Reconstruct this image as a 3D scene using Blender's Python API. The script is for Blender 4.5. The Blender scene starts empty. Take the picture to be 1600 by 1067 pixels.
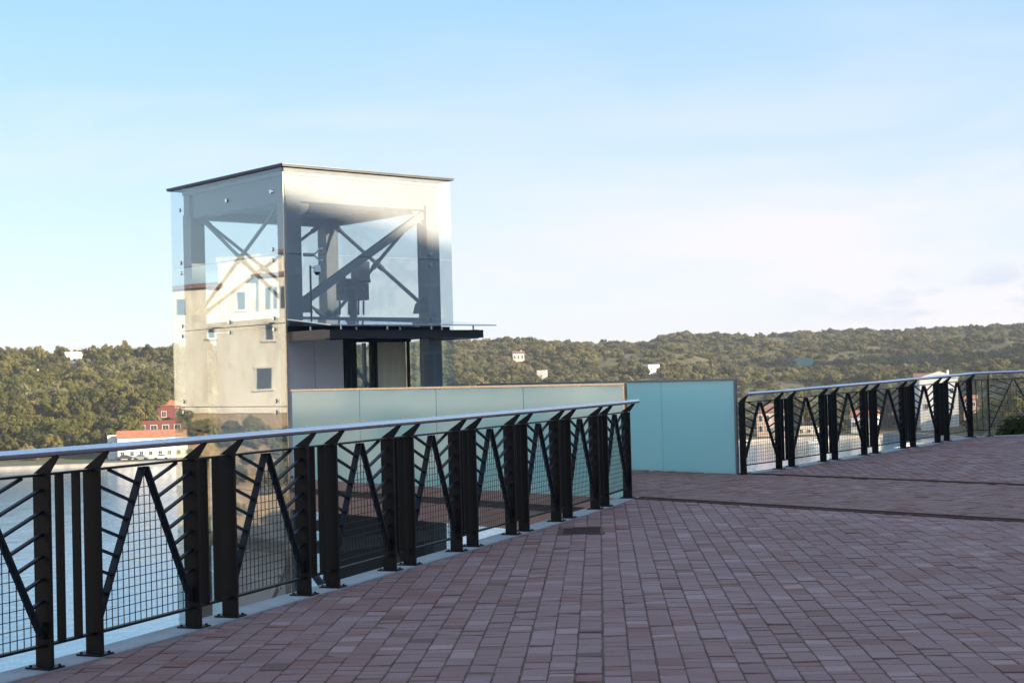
import bpy, math, random
import numpy as np
from mathutils import Vector, Matrix, noise
sc = bpy.context.scene
COL = sc.collection
R = math.radians
random.seed(7)

# ------------------------------------------------------------------ camera
FPX, PITCH, ROLL, EYE = 2330.4, 0.02357958, -0.0259088, 1.514
cp_, sp_, cr_, sr_ = math.cos(PITCH), math.sin(PITCH), math.cos(ROLL), math.sin(ROLL)
cF = Vector((0, cp_, sp_)); cU0 = Vector((0, -sp_, cp_)); cR0 = Vector((1, 0, 0))
cR = cR0*cr_ + cU0*sr_; cU = cU0*cr_ - cR0*sr_
cam = bpy.data.cameras.new('camera'); camo = bpy.data.objects.new('camera', cam); COL.objects.link(camo)
camo.matrix_world = Matrix(((cR.x, cU.x, -cF.x, 0), (cR.y, cU.y, -cF.y, 0), (cR.z, cU.z, -cF.z, EYE), (0, 0, 0, 1)))
cam.sensor_width = 36; cam.lens = 36*FPX/1600; cam.clip_start = .05; cam.clip_end = 6000
sc.camera = camo

# ------------------------------------------------------------------ sky, sun, exposure
SUN_AZ = Vector((.87, -.493, 0)).normalized(); SUN_EL = R(14); TEL = math.tan(SUN_EL)
W = bpy.data.worlds.new('World'); sc.world = W; W.use_nodes = True
nt = W.node_tree; nt.nodes.clear()
def wn(t, **k):
    n = nt.nodes.new(t)
    for a, b in k.items(): setattr(n, a, b)
    return n
def wl(a, b): nt.links.new(a, b)
def wmath(op, a, b=None, c=None, clamp=False):
    n = wn('ShaderNodeMath', operation=op, use_clamp=clamp)
    for i, v in enumerate((a, b, c)):
        if v is None: continue
        if isinstance(v, (int, float)): n.inputs[i].default_value = v
        else: wl(v, n.inputs[i])
    return n.outputs[0]
sky = wn('ShaderNodeTexSky', sky_type='NISHITA', sun_disc=False, sun_elevation=SUN_EL, sun_rotation=math.atan2(SUN_AZ.x, SUN_AZ.y), air_density=1.0, dust_density=.3, ozone_density=2.0)
tc = wn('ShaderNodeTexCoord'); sep = wn('ShaderNodeSeparateXYZ'); wl(tc.outputs['Generated'], sep.inputs[0])
mp = wn('ShaderNodeMapping'); mp.inputs['Scale'].default_value = (1.6, 1.6, 7.0); mp.inputs['Rotation'].default_value = (0, R(-9), 0); wl(tc.outputs['Generated'], mp.inputs[0])
n1 = wn('ShaderNodeTexNoise'); n1.inputs['Scale'].default_value = 2.2; n1.inputs['Detail'].default_value = 6; n1.inputs['Roughness'].default_value = .5; n1.inputs['Distortion'].default_value = .5; wl(mp.outputs[0], n1.inputs['Vector'])
# clear-sky colour brightens towards the horizon; upper dome raised to add ambient light
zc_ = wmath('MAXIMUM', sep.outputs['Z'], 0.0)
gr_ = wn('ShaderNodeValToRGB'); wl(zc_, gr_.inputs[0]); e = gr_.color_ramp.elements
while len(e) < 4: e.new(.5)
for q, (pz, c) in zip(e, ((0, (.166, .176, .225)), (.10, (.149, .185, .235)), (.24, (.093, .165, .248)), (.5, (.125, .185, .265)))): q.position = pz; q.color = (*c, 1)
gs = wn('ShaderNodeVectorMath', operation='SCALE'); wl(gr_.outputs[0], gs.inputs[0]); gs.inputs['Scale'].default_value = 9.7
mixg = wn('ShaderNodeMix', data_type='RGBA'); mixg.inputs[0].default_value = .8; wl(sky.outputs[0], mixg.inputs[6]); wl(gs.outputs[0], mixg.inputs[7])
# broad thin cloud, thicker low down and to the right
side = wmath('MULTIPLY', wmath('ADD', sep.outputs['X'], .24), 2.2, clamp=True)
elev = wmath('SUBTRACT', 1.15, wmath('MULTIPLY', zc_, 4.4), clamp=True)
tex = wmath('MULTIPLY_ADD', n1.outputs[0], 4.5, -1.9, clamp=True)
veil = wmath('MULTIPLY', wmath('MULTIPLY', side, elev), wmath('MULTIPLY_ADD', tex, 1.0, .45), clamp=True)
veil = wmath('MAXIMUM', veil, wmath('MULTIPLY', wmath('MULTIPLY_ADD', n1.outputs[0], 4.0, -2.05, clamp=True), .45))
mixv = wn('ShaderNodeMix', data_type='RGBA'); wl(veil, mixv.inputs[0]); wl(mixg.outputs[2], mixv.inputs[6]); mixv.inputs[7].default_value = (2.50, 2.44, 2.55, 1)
# small grey-blue cumulus near the horizon on the right
mp2 = wn('ShaderNodeMapping'); mp2.inputs['Scale'].default_value = (26, 26, 80); wl(tc.outputs['Generated'], mp2.inputs[0])
n2 = wn('ShaderNodeTexNoise'); n2.inputs['Scale'].default_value = 1.0; n2.inputs['Detail'].default_value = 5; wl(mp2.outputs[0], n2.inputs['Vector'])
cl = wmath('MULTIPLY', wmath('SUBTRACT', n2.outputs[0], .49), 7.0, clamp=True)
band = wmath('MULTIPLY', wmath('MULTIPLY', wmath('SUBTRACT', sep.outputs['Z'], .022), 80.0, clamp=True), wmath('MULTIPLY', wmath('SUBTRACT', .068, sep.outputs['Z']), 60.0, clamp=True))
rgt = wmath('MULTIPLY', wmath('SUBTRACT', sep.outputs['X'], .17), 9.0, clamp=True)
cm = wmath('MULTIPLY', wmath('MULTIPLY', cl, band), wmath('MULTIPLY', rgt, .6))
mixc = wn('ShaderNodeMix', data_type='RGBA'); wl(cm, mixc.inputs[0]); wl(mixv.outputs[2], mixc.inputs[6]); mixc.inputs[7].default_value = (1.45, 1.75, 2.3, 1)
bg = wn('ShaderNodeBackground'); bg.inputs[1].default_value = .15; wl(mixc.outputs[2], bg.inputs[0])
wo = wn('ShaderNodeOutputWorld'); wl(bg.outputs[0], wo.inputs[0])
sun = bpy.data.lights.new('sun', 'SUN'); sun.energy = 5.0; sun.angle = R(.5); sun.color = (1, .84, .62)
suno = bpy.data.objects.new('sun', sun); COL.objects.link(suno)
SDIR = Vector((SUN_AZ.x*math.cos(SUN_EL), SUN_AZ.y*math.cos(SUN_EL), math.sin(SUN_EL)))
suno.rotation_euler = SDIR.to_track_quat('Z', 'Y').to_euler(); suno.location = (60, -50, 40)
vs = sc.view_settings; vs.view_transform = 'Standard'; vs.look = 'None'; vs.exposure = 1.38; vs.gamma = 1
sc.cycles.max_bounces = 10; sc.cycles.transparent_max_bounces = 24; sc.cycles.volume_bounces = 0
sc.cycles.caustics_reflective = False; sc.cycles.caustics_refractive = False

# ------------------------------------------------------------------ helpers
def ray(px, py): return cF*FPX + cR*(px-800) - cU*(py-533.5)
def atz(px, py, z=0.0):
    d = ray(px, py); t = (z-EYE)/d.z; return Vector((0, 0, EYE)) + d*t
def atY(px, py, Y):
    d = ray(px, py); return Vector((0, 0, EYE)) + d*(Y/d.y)
WO = {}
def org(o): return WO.get(o.name, Vector((0, 0, 0))) if o else Vector((0, 0, 0))
def tag(o, label=None, cat=None, group=None, kind=None):
    if label: o['label'] = label
    if cat: o['category'] = cat
    if group: o['group'] = group
    if kind: o['kind'] = kind
    return o
def empty(name, loc, label, cat, group=None):
    o = bpy.data.objects.new(name, None); COL.objects.link(o); o.empty_display_size = .2
    o.location = loc; WO[o.name] = Vector(loc); return tag(o, label, cat, group)
class MB:
    def __init__(s): s.v = []; s.f = []; s.sm = []
    def add(s, vs, fs, smooth=False):
        b = len(s.v); s.v += [tuple(v) for v in vs]; s.f += [tuple(i+b for i in f) for f in fs]; s.sm += [smooth]*len(fs); return s
    def box(s, c, size, ax=None, ay=None):
        ax = Vector(ax or (1, 0, 0)).normalized(); ay = Vector(ay or (0, 1, 0)).normalized(); az = ax.cross(ay)
        c = Vector(c); h = [x/2 for x in size]
        vs = [c+ax*(h[0]*i)+ay*(h[1]*j)+az*(h[2]*k) for i in (-1, 1) for j in (-1, 1) for k in (-1, 1)]
        fs = [(0, 1, 3, 2), (4, 6, 7, 5), (0, 4, 5, 1), (2, 3, 7, 6), (0, 2, 6, 4), (1, 5, 7, 3)]
        return s.add(vs, fs)
    def bar(s, p, q, w, h, side):      # flat bar p->q, w along side, h across
        p = Vector(p); q = Vector(q); d = (q-p); L = d.length; d.normalize()
        side = Vector(side); side = (side - d*side.dot(d)).normalized()
        return s.box((p+q)/2, (L, w, h), d, side)
    def tube(s, p, q, r, n=10, r2=None, cap=True):
        p = Vector(p); q = Vector(q); d = (q-p).normalized(); a = d.orthogonal().normalized(); b = d.cross(a)
        r2 = r if r2 is None else r2
        vs = [p+(a*math.cos(2*math.pi*i/n)+b*math.sin(2*math.pi*i/n))*r for i in range(n)]
        vs += [q+(a*math.cos(2*math.pi*i/n)+b*math.sin(2*math.pi*i/n))*r2 for i in range(n)]
        s.add(vs, [(i, (i+1) % n, n+(i+1) % n, n+i) for i in range(n)], True)
        if cap: s.add(vs[:n], [tuple(range(n))[::-1]]); s.add(vs[n:], [tuple(range(n))])
        return s
    def path(s, pts, r, n=12):
        rings = []; N = len(pts); pts = [Vector(p) for p in pts]
        for i, p in enumerate(pts):
            d = (pts[min(i+1, N-1)]-pts[max(i-1, 0)]).normalized(); a = d.cross(Vector((0, 0, 1))).normalized(); b = a.cross(d)
            rings += [p+(a*math.cos(2*math.pi*k/n)+b*math.sin(2*math.pi*k/n))*r for k in range(n)]
        fs = [(i*n+k, i*n+(k+1) % n, (i+1)*n+(k+1) % n, (i+1)*n+k) for i in range(N-1) for k in range(n)]
        s.add(rings, fs, True); s.add(rings[:n], [tuple(range(n))]); s.add(rings[-n:], [tuple(range(n))[::-1]])
        return s
    def prism(s, poly, z0, z1):
        n = len(poly); vs = [(p[0], p[1], z0) for p in poly]+[(p[0], p[1], z1) for p in poly]
        fs = [(i, (i+1) % n, n+(i+1) % n, n+i) for i in range(n)]+[tuple(range(n))[::-1], tuple(range(n, 2*n))]
        return s.add(vs, fs)
    def ext(s, poly, dvec):            # any planar polygon extruded by a vector
        n = len(poly); poly = [Vector(p) for p in poly]; dvec = Vector(dvec)
        vs = [p-dvec/2 for p in poly]+[p+dvec/2 for p in poly]
        fs = [(i, (i+1) % n, n+(i+1) % n, n+i) for i in range(n)]+[tuple(range(n))[::-1], tuple(range(n, 2*n))]
        return s.add(vs, fs)
    def mesh(s, name, mat, off=Vector((0, 0, 0)), bevel=0):
        me = bpy.data.meshes.new(name); me.from_pydata([(v[0]-off.x, v[1]-off.y, v[2]-off.z) for v in s.v], [], s.f)
        me.polygons.foreach_set('use_smooth', s.sm); me.materials.append(mat); me.validate()
        import bmesh
        bm = bmesh.new(); bm.from_mesh(me); bmesh.ops.recalc_face_normals(bm, faces=bm.faces); bm.to_mesh(me); bm.free()
        return me
    def build(s, name, mat, parent=None, bevel=0):
        v = np.array([tuple(x) for x in s.v]); c = (v.min(0)+v.max(0))/2; c[2] = v[:, 2].min(); c = Vector(c)
        me = s.mesh(name, mat, c); o = bpy.data.objects.new(name, me); COL.objects.link(o)
        o.location = c-org(parent)
        if parent: o.parent = parent
        WO[o.name] = c
        if bevel:
            m = o.modifiers.new('bevel', 'BEVEL'); m.width = bevel; m.segments = 2; m.limit_method = 'ANGLE'
        return o
def inst(me, name, parent, world, rotz=0):
    o = bpy.data.objects.new(name, me); COL.objects.link(o); o.location = Vector(world)-org(parent); o.rotation_euler = (0, 0, rotz)
    if parent: o.parent = parent
    WO[o.name] = Vector(world); return o

# ------------------------------------------------------------------ materials
def newmat(name):
    m = bpy.data.materials.new(name); m.use_nodes = True; m.node_tree.nodes.clear(); return m
class NT:
    def __init__(s, m): s.t = m.node_tree
    def n(s, t, ins=None, **k):
        n = s.t.nodes.new(t)
        for a, b in k.items(): setattr(n, a, b)
        for a, b in (ins or {}).items():
            if hasattr(b, 'is_linked') or isinstance(b, bpy.types.NodeSocket): s.t.links.new(b, n.inputs[a])
            else: n.inputs[a].default_value = b
        return n
    def math(s, op, a, b=0.0, clamp=False): return s.n('ShaderNodeMath', {0: a, 1: b}, operation=op, use_clamp=clamp).outputs[0]
    def ramp(s, fac, stops):
        r = s.n('ShaderNodeValToRGB', {0: fac}); e = r.color_ramp.elements
        while len(e) < len(stops): e.new(.5)
        for x, (p, c) in zip(e, stops): x.position = p; x.color = (*c, 1)
        return r.outputs[0]
    def mix(s, f, a, b, bt='MIX'): return s.n('ShaderNodeMix', {0: f, 6: a, 7: b}, data_type='RGBA', blend_type=bt).outputs[2]
    def noise(s, scale, detail=4, rough=.55, vec=None, dist=0.0):
        d = {'Scale': scale, 'Detail': detail, 'Roughness': rough, 'Distortion': dist}
        if vec is not None: d['Vector'] = vec
        return s.n('ShaderNodeTexNoise', d)
    def out(s, sh): s.t.links.new(sh, s.n('ShaderNodeOutputMaterial').inputs[0])
def c4(c): return (*c, 1)
def pmat(name, col, rough=.6, metal=0.0, var=.25, scale=3.0, bump=0.0, bscale=40.0, col2=None, spec=.5, stretch=None):
    m = newmat(name); t = NT(m); tcn = t.n('ShaderNodeTexCoord').outputs['Object']
    if stretch: tcn = t.n('ShaderNodeMapping', {0: tcn, 'Scale': stretch}).outputs[0]
    nz = t.noise(scale, 5, .6, tcn)
    dark = tuple(x*(1-var) for x in col) if col2 is None else col2
    cc = t.ramp(nz.outputs[0], [(.32, dark), (.68, col)])
    p = t.n('ShaderNodeBsdfPrincipled', {'Base Color': cc, 'Metallic': metal, 'Specular IOR Level': spec})
    rr = t.n('ShaderNodeMapRange', {0: nz.outputs[0], 3: max(.02, rough-.08), 4: min(1, rough+.1)}).outputs[0]
    t.t.links.new(rr, p.inputs['Roughness'])
    if bump:
        nb_ = t.noise(bscale, 4, .6, tcn)
        b = t.n('ShaderNodeBump', {'Height': nb_.outputs[0], 'Strength': bump, 'Distance': .01}); t.t.links.new(b.outputs[0], p.inputs['Normal'])
    t.out(p.outputs[0]); return m
def glass(name, f0=.16, tint=(.86, .94, .93), dust=.03, edge=None):
    m = newmat(name); t = NT(m); g = t.n('ShaderNodeNewGeometry')
    dt = t.n('ShaderNodeVectorMath', {0: g.outputs['Normal'], 1: g.outputs['Incoming']}, operation='DOT_PRODUCT').outputs['Value']
    c = t.math('SUBTRACT', 1.0, t.math('ABSOLUTE', dt), clamp=True)
    f = t.math('ADD', t.math('MULTIPLY', t.math('POWER', c, 5.0), 1-f0), f0, clamp=True)
    nz = t.noise(.55, 1, .4, t.n('ShaderNodeTexCoord').outputs['Object'])
    bp = t.n('ShaderNodeBump', {'Height': nz.outputs[0], 'Strength': .2, 'Distance': .012})
    gl = t.n('ShaderNodeBsdfGlossy', {'Roughness': .012, 'Color': (.95, .98, 1, 1), 'Normal': bp.outputs[0]})
    tr = t.n('ShaderNodeBsdfTransparent', {'Color': c4(tint)})
    df = t.n('ShaderNodeBsdfDiffuse', {'Color': (.86, .88, .90, 1)})
    dn = t.noise(2.2, 5, .65, t.n('ShaderNodeTexCoord').outputs['Object'])
    dfac = t.n('ShaderNodeMapRange', {0: dn.outputs[0], 1: .3, 2: .75, 3: dust*.82, 4: dust*1.15}).outputs[0]
    a = t.n('ShaderNodeMixShader', {0: dfac, 1: tr.outputs[0], 2: df.outputs[0]})
    b = t.n('ShaderNodeMixShader', {0: f, 1: a.outputs[0], 2: gl.outputs[0]})
    t.out(b.outputs[0]); return m
M = {}
M['black'] = pmat('black_paint', (.010, .008, .0075), .5, 0, .3, 6, .15, 120, None, .25)
M['bar'] = pmat('dark_bar_paint', (.010, .011, .016), .48, 0, .3, 8, .1, 120, None, .3)
M['steel_rail'] = pmat('brushed_steel', (.68, .71, .78), .22, 1, .12, 30, .05, 200)
M['wire'] = pmat('wire_steel', (.03, .03, .035), .45, .3, .2, 9)
M['kerb'] = pmat('kerb_concrete', (.42, .43, .45), .85, 0, .28, 5, .3, 60)
M['struct'] = pmat('grey_steel_paint', (.115, .128, .15), .38, 0, .15, 2.5, .05, 60)
M['roof'] = pmat('roof_metal', (.14, .17, .20), .35, .3, .15, 3)
M['rooft'] = pmat('roof_gap_shade', (.03, .035, .045), .4, .2, .15, 3)  # dark tone stands for the shade in the gap under the roof
M['ceil'] = pmat('ceiling_panel', (.42, .43, .40), .6, 0, .12, 1.5)
M['canopy'] = pmat('canopy_steel', (.05, .052, .06), .3, .2, .2, 4)
M['panel'] = pmat('lilac_wall_panel', (.78, .66, .64), .55, 0, .10, 1.4, .05, 30)
M['bronze'] = pmat('door_bronze', (.78, .60, .42), .4, .1, .15, 2, stretch=(8, 8, .4))
M['fascia'] = pmat('cliff_tint_fascia', (.34, .20, .16), .5, .1, .25, 2.2, .1, 60)  # brown of the sunlit cliff's reflection put into the base colour
M['dark'] = pmat('dark_metal', (.03, .03, .032), .5, .3, .2, 4)
M['white'] = pmat('white_plastic', (.75, .76, .78), .4, 0, .1, 8)
M['chrome'] = pmat('bolt_steel', (.7, .72, .74), .22, 1, .1, 12)
M['frame'] = pmat('orange_lit_frame', (.80, .64, .48), .25, .85, .2, 5)  # orange glow falling on the top frame is put into the metal colour
M['drain'] = pmat('rusty_channel', (.13, .06, .042), .75, .1, .5, 9, .4, 60)
M['drain_dark'] = pmat('drain_grating', (.035, .022, .02), .7, .2, .4, 9)
M['cover'] = pmat('rusted_cover', (.10, .045, .035), .7, .3, .5, 7, .5, 70)
M['glass'] = glass('tower_glass', .20, (.93, .975, .975), .02)
M['glass_r'] = glass('front_glass', .04, (.94, .975, .975), .05)
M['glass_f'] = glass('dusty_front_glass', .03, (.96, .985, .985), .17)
M['glass_l'] = glass('clear_side_glass', .10, (.95, .98, .985), .012)
M['canglass'] = glass('canopy_glass', .22, (.35, .52, .60), .45)
def frosted(name, col, col2, rough=.1, f0=.05, trans=.35, scale=.35):
    m = newmat(name); t = NT(m); tcn = t.n('ShaderNodeTexCoord').outputs['Object']
    nz = t.noise(scale, 4, .6, tcn); cc = t.ramp(nz.outputs[0], [(.3, col2), (.7, col)])
    d = t.n('ShaderNodeBsdfDiffuse', {'Color': cc}); tl = t.n('ShaderNodeBsdfTranslucent', {'Color': cc})
    a = t.n('ShaderNodeMixShader', {0: trans, 1: d.outputs[0], 2: tl.outputs[0]})
    gl = t.n('ShaderNodeBsdfGlossy', {'Roughness': rough, 'Color': (1, 1, 1, 1)})
    g = t.n('ShaderNodeNewGeometry')
    dt = t.n('ShaderNodeVectorMath', {0: g.outputs['Normal'], 1: g.outputs['Incoming']}, operation='DOT_PRODUCT').outputs['Value']
    c = t.math('SUBTRACT', 1.0, t.math('ABSOLUTE', dt), clamp=True)
    f = t.math('ADD', t.math('MULTIPLY', t.math('POWER', c, 5.0), 1-f0), f0, clamp=True)
    b = t.n('ShaderNodeMixShader', {0: f, 1: a.outputs[0], 2: gl.outputs[0]}); t.out(b.outputs[0]); return m
M['frost_near'] = frosted('frosted_glass', (.62, .86, .76), (.42, .84, .82), .08, .13, .35, .9)  # bluish noise patches paint cloudy reflections into the glass colour
M['frost_far'] = frosted('teal_frosted_glass', (.76, .99, .94), (.68, .98, .93), .25, .06, .5)

def paver_mat(name, attr=True, rot=0.0, tint=None):
    m = newmat(name); t = NT(m); tcn = t.n('ShaderNodeTexCoord').outputs['Object']
    if attr:
        fac = t.n('ShaderNodeAttribute', attribute_name='tone').outputs['Fac']
    else:
        v = t.n('ShaderNodeMapping', {0: tcn, 'Rotation': (0, 0, rot)}).outputs[0]
        br = t.n('ShaderNodeTexBrick', {'Vector': v, 'Color1': (0, 0, 0, 1), 'Color2': (1, 1, 1, 1), 'Mortar': (0, 0, 0, 1), 'Scale': 1.0, 'Mortar Size': .006, 'Brick Width': .2, 'Row Height': .14}); fac = br.outputs['Color']
    cc = t.ramp(fac, [(0, (.155, .095, .085)), (.12, (.27, .13, .105)), (.3, (.275, .152, .137)), (.55, (.295, .17, .155)), (.8, (.315, .197, .192)), (1, (.39, .25, .23))])
    big = t.noise(.55, 4, .6, tcn); cc = t.mix(.55, cc, t.ramp(big.outputs[0], [(.3, (.76, .72, .71)), (.7, (1.14, 1.15, 1.19))]), 'MULTIPLY')
    fine = t.noise(45, 4, .7, tcn); cc = t.mix(.5, cc, t.ramp(fine.outputs[0], [(.3, (.72, .72, .72)), (.7, (1.2, 1.2, 1.2))]), 'MULTIPLY')
    if tint: cc = t.mix(1.0, cc, c4(tint), 'MULTIPLY')
    if not attr: cc = t.mix(br.outputs['Fac'], cc, (.05, .035, .03, 1))
    p = t.n('ShaderNodeBsdfPrincipled', {'Base Color': cc, 'Roughness': .72, 'Specular IOR Level': .22})
    bb = t.n('ShaderNodeBump', {'Height': fine.outputs[0], 'Strength': .35, 'Distance': .004}); t.t.links.new(bb.outputs[0], p.inputs['Normal'])
    t.out(p.outputs[0]); return m
M['paver'] = paver_mat('purple_pavers'); M['paver_brown'] = paver_mat('brown_pavers', tint=(.90, .86, .80)); M['paver_flat'] = paver_mat('distant_pavers', False, R(3.3))
M['sand'] = pmat('joint_sand', (.17, .115, .08), .95, 0, .5, 14, .3, 90)
M['stone'] = pmat('terrace_wall_stone', (.20, .17, .14), .9, 0, .45, .9, .6, 8)

# ------------------------------------------------------------------ terrace layout
E_ = Vector((.74797925, .66372211, 0)); D_ = Vector((-.66372211, .74797925, 0))
near = [(-2.567, 8.097), (-2.399, 8.462), (-2.028, 9.334), (-1.872, 9.722), (-1.518, 10.616), (-1.357, 10.974), (-1.01, 11.856), (-.876, 12.181), (-.528, 13.04), (-.399, 13.397), (-.054, 14.306), (.072, 14.599), (.411, 15.484), (.542, 15.818), (.886, 16.766), (1.014, 17.099), (1.355, 18.128)]
pre = []; p = Vector((*near[0], 0)); hd = R(25.5)
for i, L in enumerate((.95, .4)):
    hd += R(.9); p = p-Vector((math.sin(hd), math.cos(hd), 0))*L; pre.insert(0, (p.x, p.y))
near = pre+near
far = [(3.34, 21.87), (3.96, 22.43), (4.21, 22.76), (4.83, 23.41), (5.07, 23.68), (5.70, 24.38), (5.94, 24.62), (6.62, 25.46), (6.84, 25.66), (7.49, 26.45), (7.74, 26.75), (8.39, 27.48)]
side_ = [(8.72, 27.44)]
x, y = side_[0]
for i in range(8):
    L = .95 if i % 2 == 0 else .36; x += L*.985; y -= L*.03; side_.append((x, y))
def gz(x, y): return .024*max(0.0, (x-3.3)*.748+(y-22)*.664)
def V3(p): return Vector((p[0], p[1], gz(p[0], p[1]) if p[1] > 20 else 0))
def offset(pts, d):                    # offset to the right of travel
    out = []
    for i, p in enumerate(pts):
        a = Vector(pts[max(i-1, 0)]); b = Vector(pts[min(i+1, len(pts)-1)]); t = (b-a).normalized(); out.append((p[0]+t.y*d, p[1]-t.x*d))
    return out
L1 = Vector((1.43, 18.2)); L2 = Vector((3.34, 21.99)); DL = Vector((.6637, -.748))
farline = far+side_
near_out = offset(near, -.13); near_in = offset(near, .09)
far_out = offset(farline, -.13); far_in = offset(farline, .09)

# pavers as real stones
def clip(poly, a, b, keep_right=True):
    out = []
    nx, ny = (b[1]-a[1]), -(b[0]-a[0])
    if not keep_right: nx, ny = -nx, -ny
    dd = [(p[0]-a[0])*nx+(p[1]-a[1])*ny for p in poly]
    for i in range(len(poly)):
        j = (i+1) % len(poly)
        if dd[i] >= 0: out.append(poly[i])
        if (dd[i] >= 0) != (dd[j] >= 0):
            u = dd[i]/(dd[i]-dd[j]); out.append((poly[i][0]+(poly[j][0]-poly[i][0])*u, poly[i][1]+(poly[j][1]-poly[i][1])*u))
    return out
def pavers(name, inside, clips, ang, rows, roww, lens, bounds, manhole=None):
    rnd = random.Random(hash(name) % 1000 if False else len(name)*13)
    V = []; Fc = []; T = []
    ca, sa = math.cos(ang), math.sin(ang)     # rows run along (sa, ca)
    (u0, u1), (v0, v1) = bounds
    r = u0
    while r < u1:
        v = v0+rnd.random()*.2; wob = rnd.uniform(-.003, .003)
        while v < v1:
            L = rnd.choice(lens)
            q = [(r+.0042, v+.0042), (r+roww-.0042, v+.0042), (r+roww-.0042, v+L-.0042), (r+.0042, v+L-.0042)]
            cu, cv = r+roww/2, v+L/2; v += L
            cx, cy = cu*ca+cv*sa, -cu*sa+cv*ca
            if not inside(cx, cy): continue
            if manhole and abs(cx-manhole[0]) < manhole[2]+.02 and abs(cy-manhole[1]) < manhole[3]+.03: continue
            jx, jy = rnd.gauss(0, .0012)+wob, rnd.gauss(0, .0012)
            q = [(a+rnd.gauss(0, .0012), b+rnd.gauss(0, .0012)) for a, b in q]
            poly = [((a+jx)*ca+(b+jy)*sa, -(a+jx)*sa+(b+jy)*ca) for a, b in q]
            for (a, b) in clips(cx, cy): 
                if len(poly) > 2: poly = clip(poly, a, b)
            if len(poly) < 3: continue
            mx = sum(p[0] for p in poly)/len(poly); my = sum(p[1] for p in poly)/len(poly)
            n = len(poly); z0 = gz(cx, cy); h = rnd.gauss(0, .0018); tx, ty = rnd.gauss(0, .012), rnd.gauss(0, .012)
            b0 = len(V)
            for p in poly: V.append((p[0], p[1], z0-.010))
            for p in poly: V.append((p[0], p[1], z0-.0035+h+(p[0]-mx)*tx+(p[1]-my)*ty))
            for p in poly:
                k = 1-.005/max(.02, math.hypot(p[0]-mx, p[1]-my)); V.append((mx+(p[0]-mx)*k, my+(p[1]-my)*k, z0+h+(p[0]-mx)*tx+(p[1]-my)*ty))
            tn = min(1, max(0, rnd.gauss(.52, .19) if rnd.random() > .07 else rnd.choice((.08, .12, .95))))
            for a in (0, n):
                for i in range(n):
                    j = (i+1) % n; Fc.append((b0+a+i, b0+a+j, b0+a+n+j, b0+a+n+i)); T.append(tn)
            Fc.append(tuple(range(b0+2*n, b0+3*n))); T.append(tn)
        r += roww
    me = bpy.data.meshes.new(name); me.from_pydata(V, [], Fc); at = me.attributes.new('tone', 'FLOAT', 'FACE'); at.data.foreach_set('value', T)
    me.materials.append(M['paver_brown' if name == 'bridge_paving' else 'paver']); o = bpy.data.objects.new(name, me); COL.objects.link(o); tag(o, kind='structure'); return o
def seg_near(y):
    k = 0
    for i in range(len(near_in)-1):
        if near_in[i][1] <= y: k = i
    return near_in[k], near_in[k+1]
def right_of(p, a, b): return (p[0]-a[0])*(b[1]-a[1])-(p[1]-a[1])*(b[0]-a[0]) > 0
l1a = (L1.x-DL.x*9, L1.y-DL.y*9); l1b = (L1.x+DL.x*12, L1.y+DL.y*12)
l2a = (L2.x-DL.x*9, L2.y-DL.y*9); l2b = (L2.x+DL.x*12, L2.y+DL.y*12)
def off(p, d): return (p[0]+E_.x*d, p[1]+E_.y*d)
MH = (.63, 14.55, .21, .33)
def in1(x, y):
    if y < 2 or x > 8.5 or y > 18.6: return False
    a, b = seg_near(y)
    return right_of((x+.1, y), a, b) and right_of((x-.08, y-.08), off(l1a, -.05), off(l1b, -.05))
pavers('paving', in1, lambda x, y: [seg_near(y), (off(l1a, -.05), off(l1b, -.05))], R(3.3), 0, .14, (.075, .1, .1, .14, .14, .18, .21), ((-8, 9), (0, 20)), MH)
# bridge strip
def in2(x, y):
    if x < -3.2 or x > 9 or y < 10: return False
    sE = (x-1.38)*E_.x+(y-18.3)*E_.y; tD = (x-1.38)*D_.x+(y-18.3)*D_.y
    if tD > 7.4: return False
    if tD > -.1: return .1 < sE < 3.85 
    return right_of((x, y), off(l1b, .03), off(l1a, .03)) and right_of((x, y), off(l2a, -.05), off(l2b, -.05))
def cl2(x, y): return [(off(l1b, .06), off(l1a, .06)), (off(l2a, -.04), off(l2b, -.04))]
pavers('bridge_paving', in2, cl2, math.atan2(D_.x, D_.y)+R(90), 0, .14, (.1, .14, .18, .21), ((-40, 10), (-20, 40)))
def seg_far(x):
    k = 0
    for i in range(len(far_in)-1):
        if far_in[i][0] <= x: k = i
    return far_in[k], far_in[k+1]
def in3(x, y):
    if x < 3.2 or x > 15 or y < 14: return False
    return right_of((x+.05, y-.05), *seg_far(x)) and right_of((x, y), off(l2b, .0), off(l2a, .0))
pavers('paving_ramp', in3, lambda x, y: [seg_far(x), (off(l2b, .05), off(l2a, .05))], R(3.3), 0, .14, (.14, .18, .21), ((0, 14), (12, 30)))

# terrace body: top sheet (sloping up in the far part), then wall face
rail_path = near_out+[(1.36, 18.25), (3.2, 22.0)]+far_out+[(70, 26.0)]
mb = MB()
top = rail_path+[(70, -40), (-40, -40), (-24, -22), (-12, -6)]
import mathutils.geometry as geo
xs = np.concatenate([np.arange(-40, -8, 8), np.arange(-8, 16, 2), np.arange(16, 71, 9)]); 
def inpoly(x, y, P_):
    c = False; n = len(P_)
    for i in range(n):
        a, b = P_[i], P_[i-1]
        if (a[1] > y) != (b[1] > y) and x < (b[0]-a[0])*(y-a[1])/(b[1]-a[1])+a[0]: c = not c
    return c
tri = geo.tessellate_polygon([[Vector((p[0], p[1], 0)) for p in top]])
o = MB().add([(p[0], p[1], -.0065) for p in top], [tuple(t) for t in tri]).build('terrace', M['sand'], None); tag(o, kind='structure')
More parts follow.
